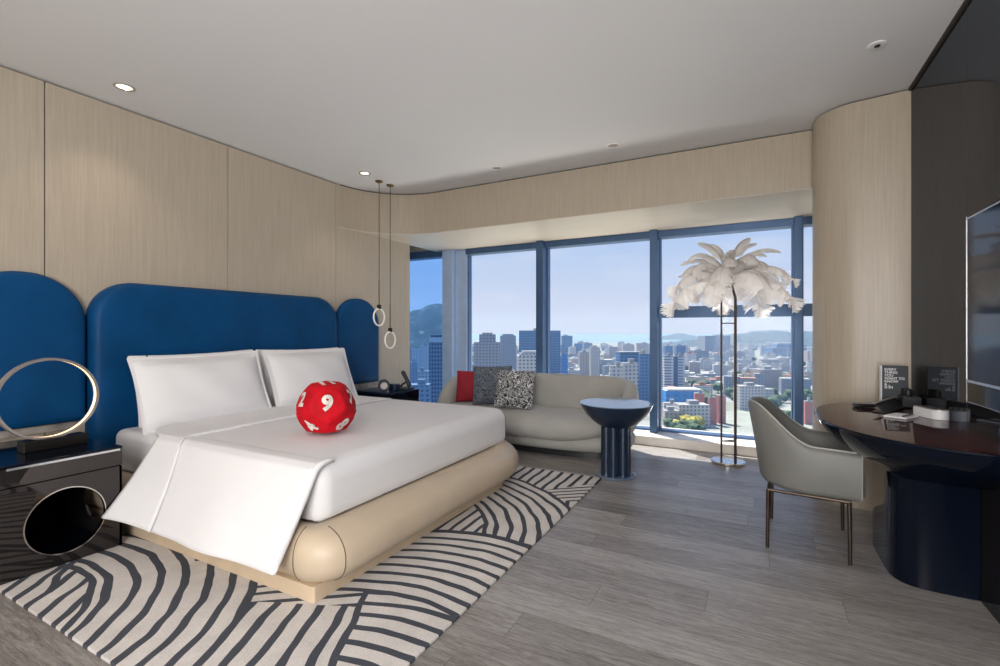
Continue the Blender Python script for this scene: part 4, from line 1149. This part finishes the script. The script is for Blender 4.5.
while cnt < 345:
    vb = 343.5 + 82 * CITY.random() ** 1.5; u = CITY.uniform(403, 815) if cnt < 275 else CITY.uniform(815, 930)
    dep = FPX * (EYE - GZ) / (vb - V0)
    if dep > 2500: continue
    if vb > 398 and u > 694: continue
    if u < 655 and vb > 392: continue
    if 400 < u < 470 and dep > 1050: continue
    hh = CITY.choice([9, 12, 15, 18, 20, 26, 32]) * (1.15 if dep > 900 else .8); wm = CITY.uniform(14, 42)
    vt = V0 + FPX * (EYE - GZ - hh) / dep; wu = wm * FPX / dep
    cc = at(u, vt, dep); rr_ = wm * .62
    tries += 1
    if tries < 6000 and any((cc.x - a) ** 2 + (cc.y - c_) ** 2 < (rr_ + q) ** 2 for a, c_, q in PLACED): continue
    PLACED.append((cc.x, cc.y, rr_))
    block('city_block', u - wu / 2, u + wu / 2, vt, dep, CITY.choice(mats), 'small pale low-rise block packed among others in the hazy city', None, 'low-rise blocks of the city', turn=CITY.choice([-.3, .12, .3]) + CITY.uniform(-.1, .1), dk=CITY.uniform(.4, .9), roofm=CITY.choice(['roof_grey', 'roof_grey', 'roof_grey', 'roof_white', 'roof_white', 'roof_red']))
    cnt += 1
# sports field
p = [on_z(702, 436, GZ), on_z(700, 420, GZ), on_z(722, 412, GZ), on_z(812, 405, GZ), on_z(822, 436, GZ)]
b = B(); b.prism([(q.x, q.y) for q in p], GZ + .02, GZ + .25)
tag(b.build('sports_field', 'field', origin=p[0], smooth=False), 'pale open sports field below the school building', 'field')
# trees
def tree(u, v, mat, label, group, r):
    p = on_z(u, v, GZ); t = thing('tree', label, 'tree', (p.x, p.y, GZ), CITY.uniform(0, 6), group)
    B().tube([(0, 0, 0), (0, 0, r * .9)], [r * .09, r * .06], 6).build('trunk', 'trunk', t, local=True)
    tb = bmesh.new(); bmesh.ops.create_icosphere(tb, subdivisions=3, radius=r); sd_ = CITY.random() * 50
    for w_ in tb.verts:
        n_ = w_.co.normalized(); w_.co *= 1 + .38 * mnoise.noise(n_ * 2.3 + Vector((sd_, 0, 0))) + .22 * mnoise.noise(n_ * 6 + Vector((sd_, 3, 0)))
        w_.co.z = w_.co.z * .78 + r * 1.15
    b = B(); b.absorb(tb); b.build('crown', mat, t, angle=0, local=True)
for i in range(14):
    tree(CITY.uniform(674, 700), CITY.uniform(420, 431), 'leaf_y', 'yellow-green tree in the clump beside the sports field', 'yellow-green trees by the field', CITY.uniform(4.5, 6.5))
for i in range(10):
    tree(CITY.uniform(664, 706), CITY.uniform(428, 438), 'leaf', 'dark green tree below the yellow-green clump', 'dark trees below the clump', CITY.uniform(3.5, 5.5))
tree(789, 420, 'leaf', 'lone dark tree standing on the pale sports field', None, 4.6)
for i in range(100):
    u = CITY.uniform(664, 860); v = CITY.uniform(350, 411)
    tree(u, v, 'leaf', 'dark green tree growing between the city blocks', 'trees between the city blocks', CITY.uniform(5, 9))
# haze: a real volume of air over the city
hz = bpy.data.materials.new('city_haze'); hz.use_nodes = True; tt = hz.node_tree; tt.nodes.remove(tt.nodes['Principled BSDF'])
vs = tt.nodes.new('ShaderNodeVolumeScatter'); vs.inputs['Color'].default_value = (.30, .50, .86, 1); vs.inputs['Density'].default_value = .00024; vs.inputs['Anisotropy'].default_value = .0
tt.links.new(vs.outputs[0], tt.nodes['Material Output'].inputs['Volume'])
M['haze'] = hz
b = B(); b.box(-6500, 3500, 40, 5200, GZ - 1.5, 130)
o = b.build('haze', 'haze', smooth=False); tag(o, 'thin blue haze hanging over the city', 'haze', kind='stuff')
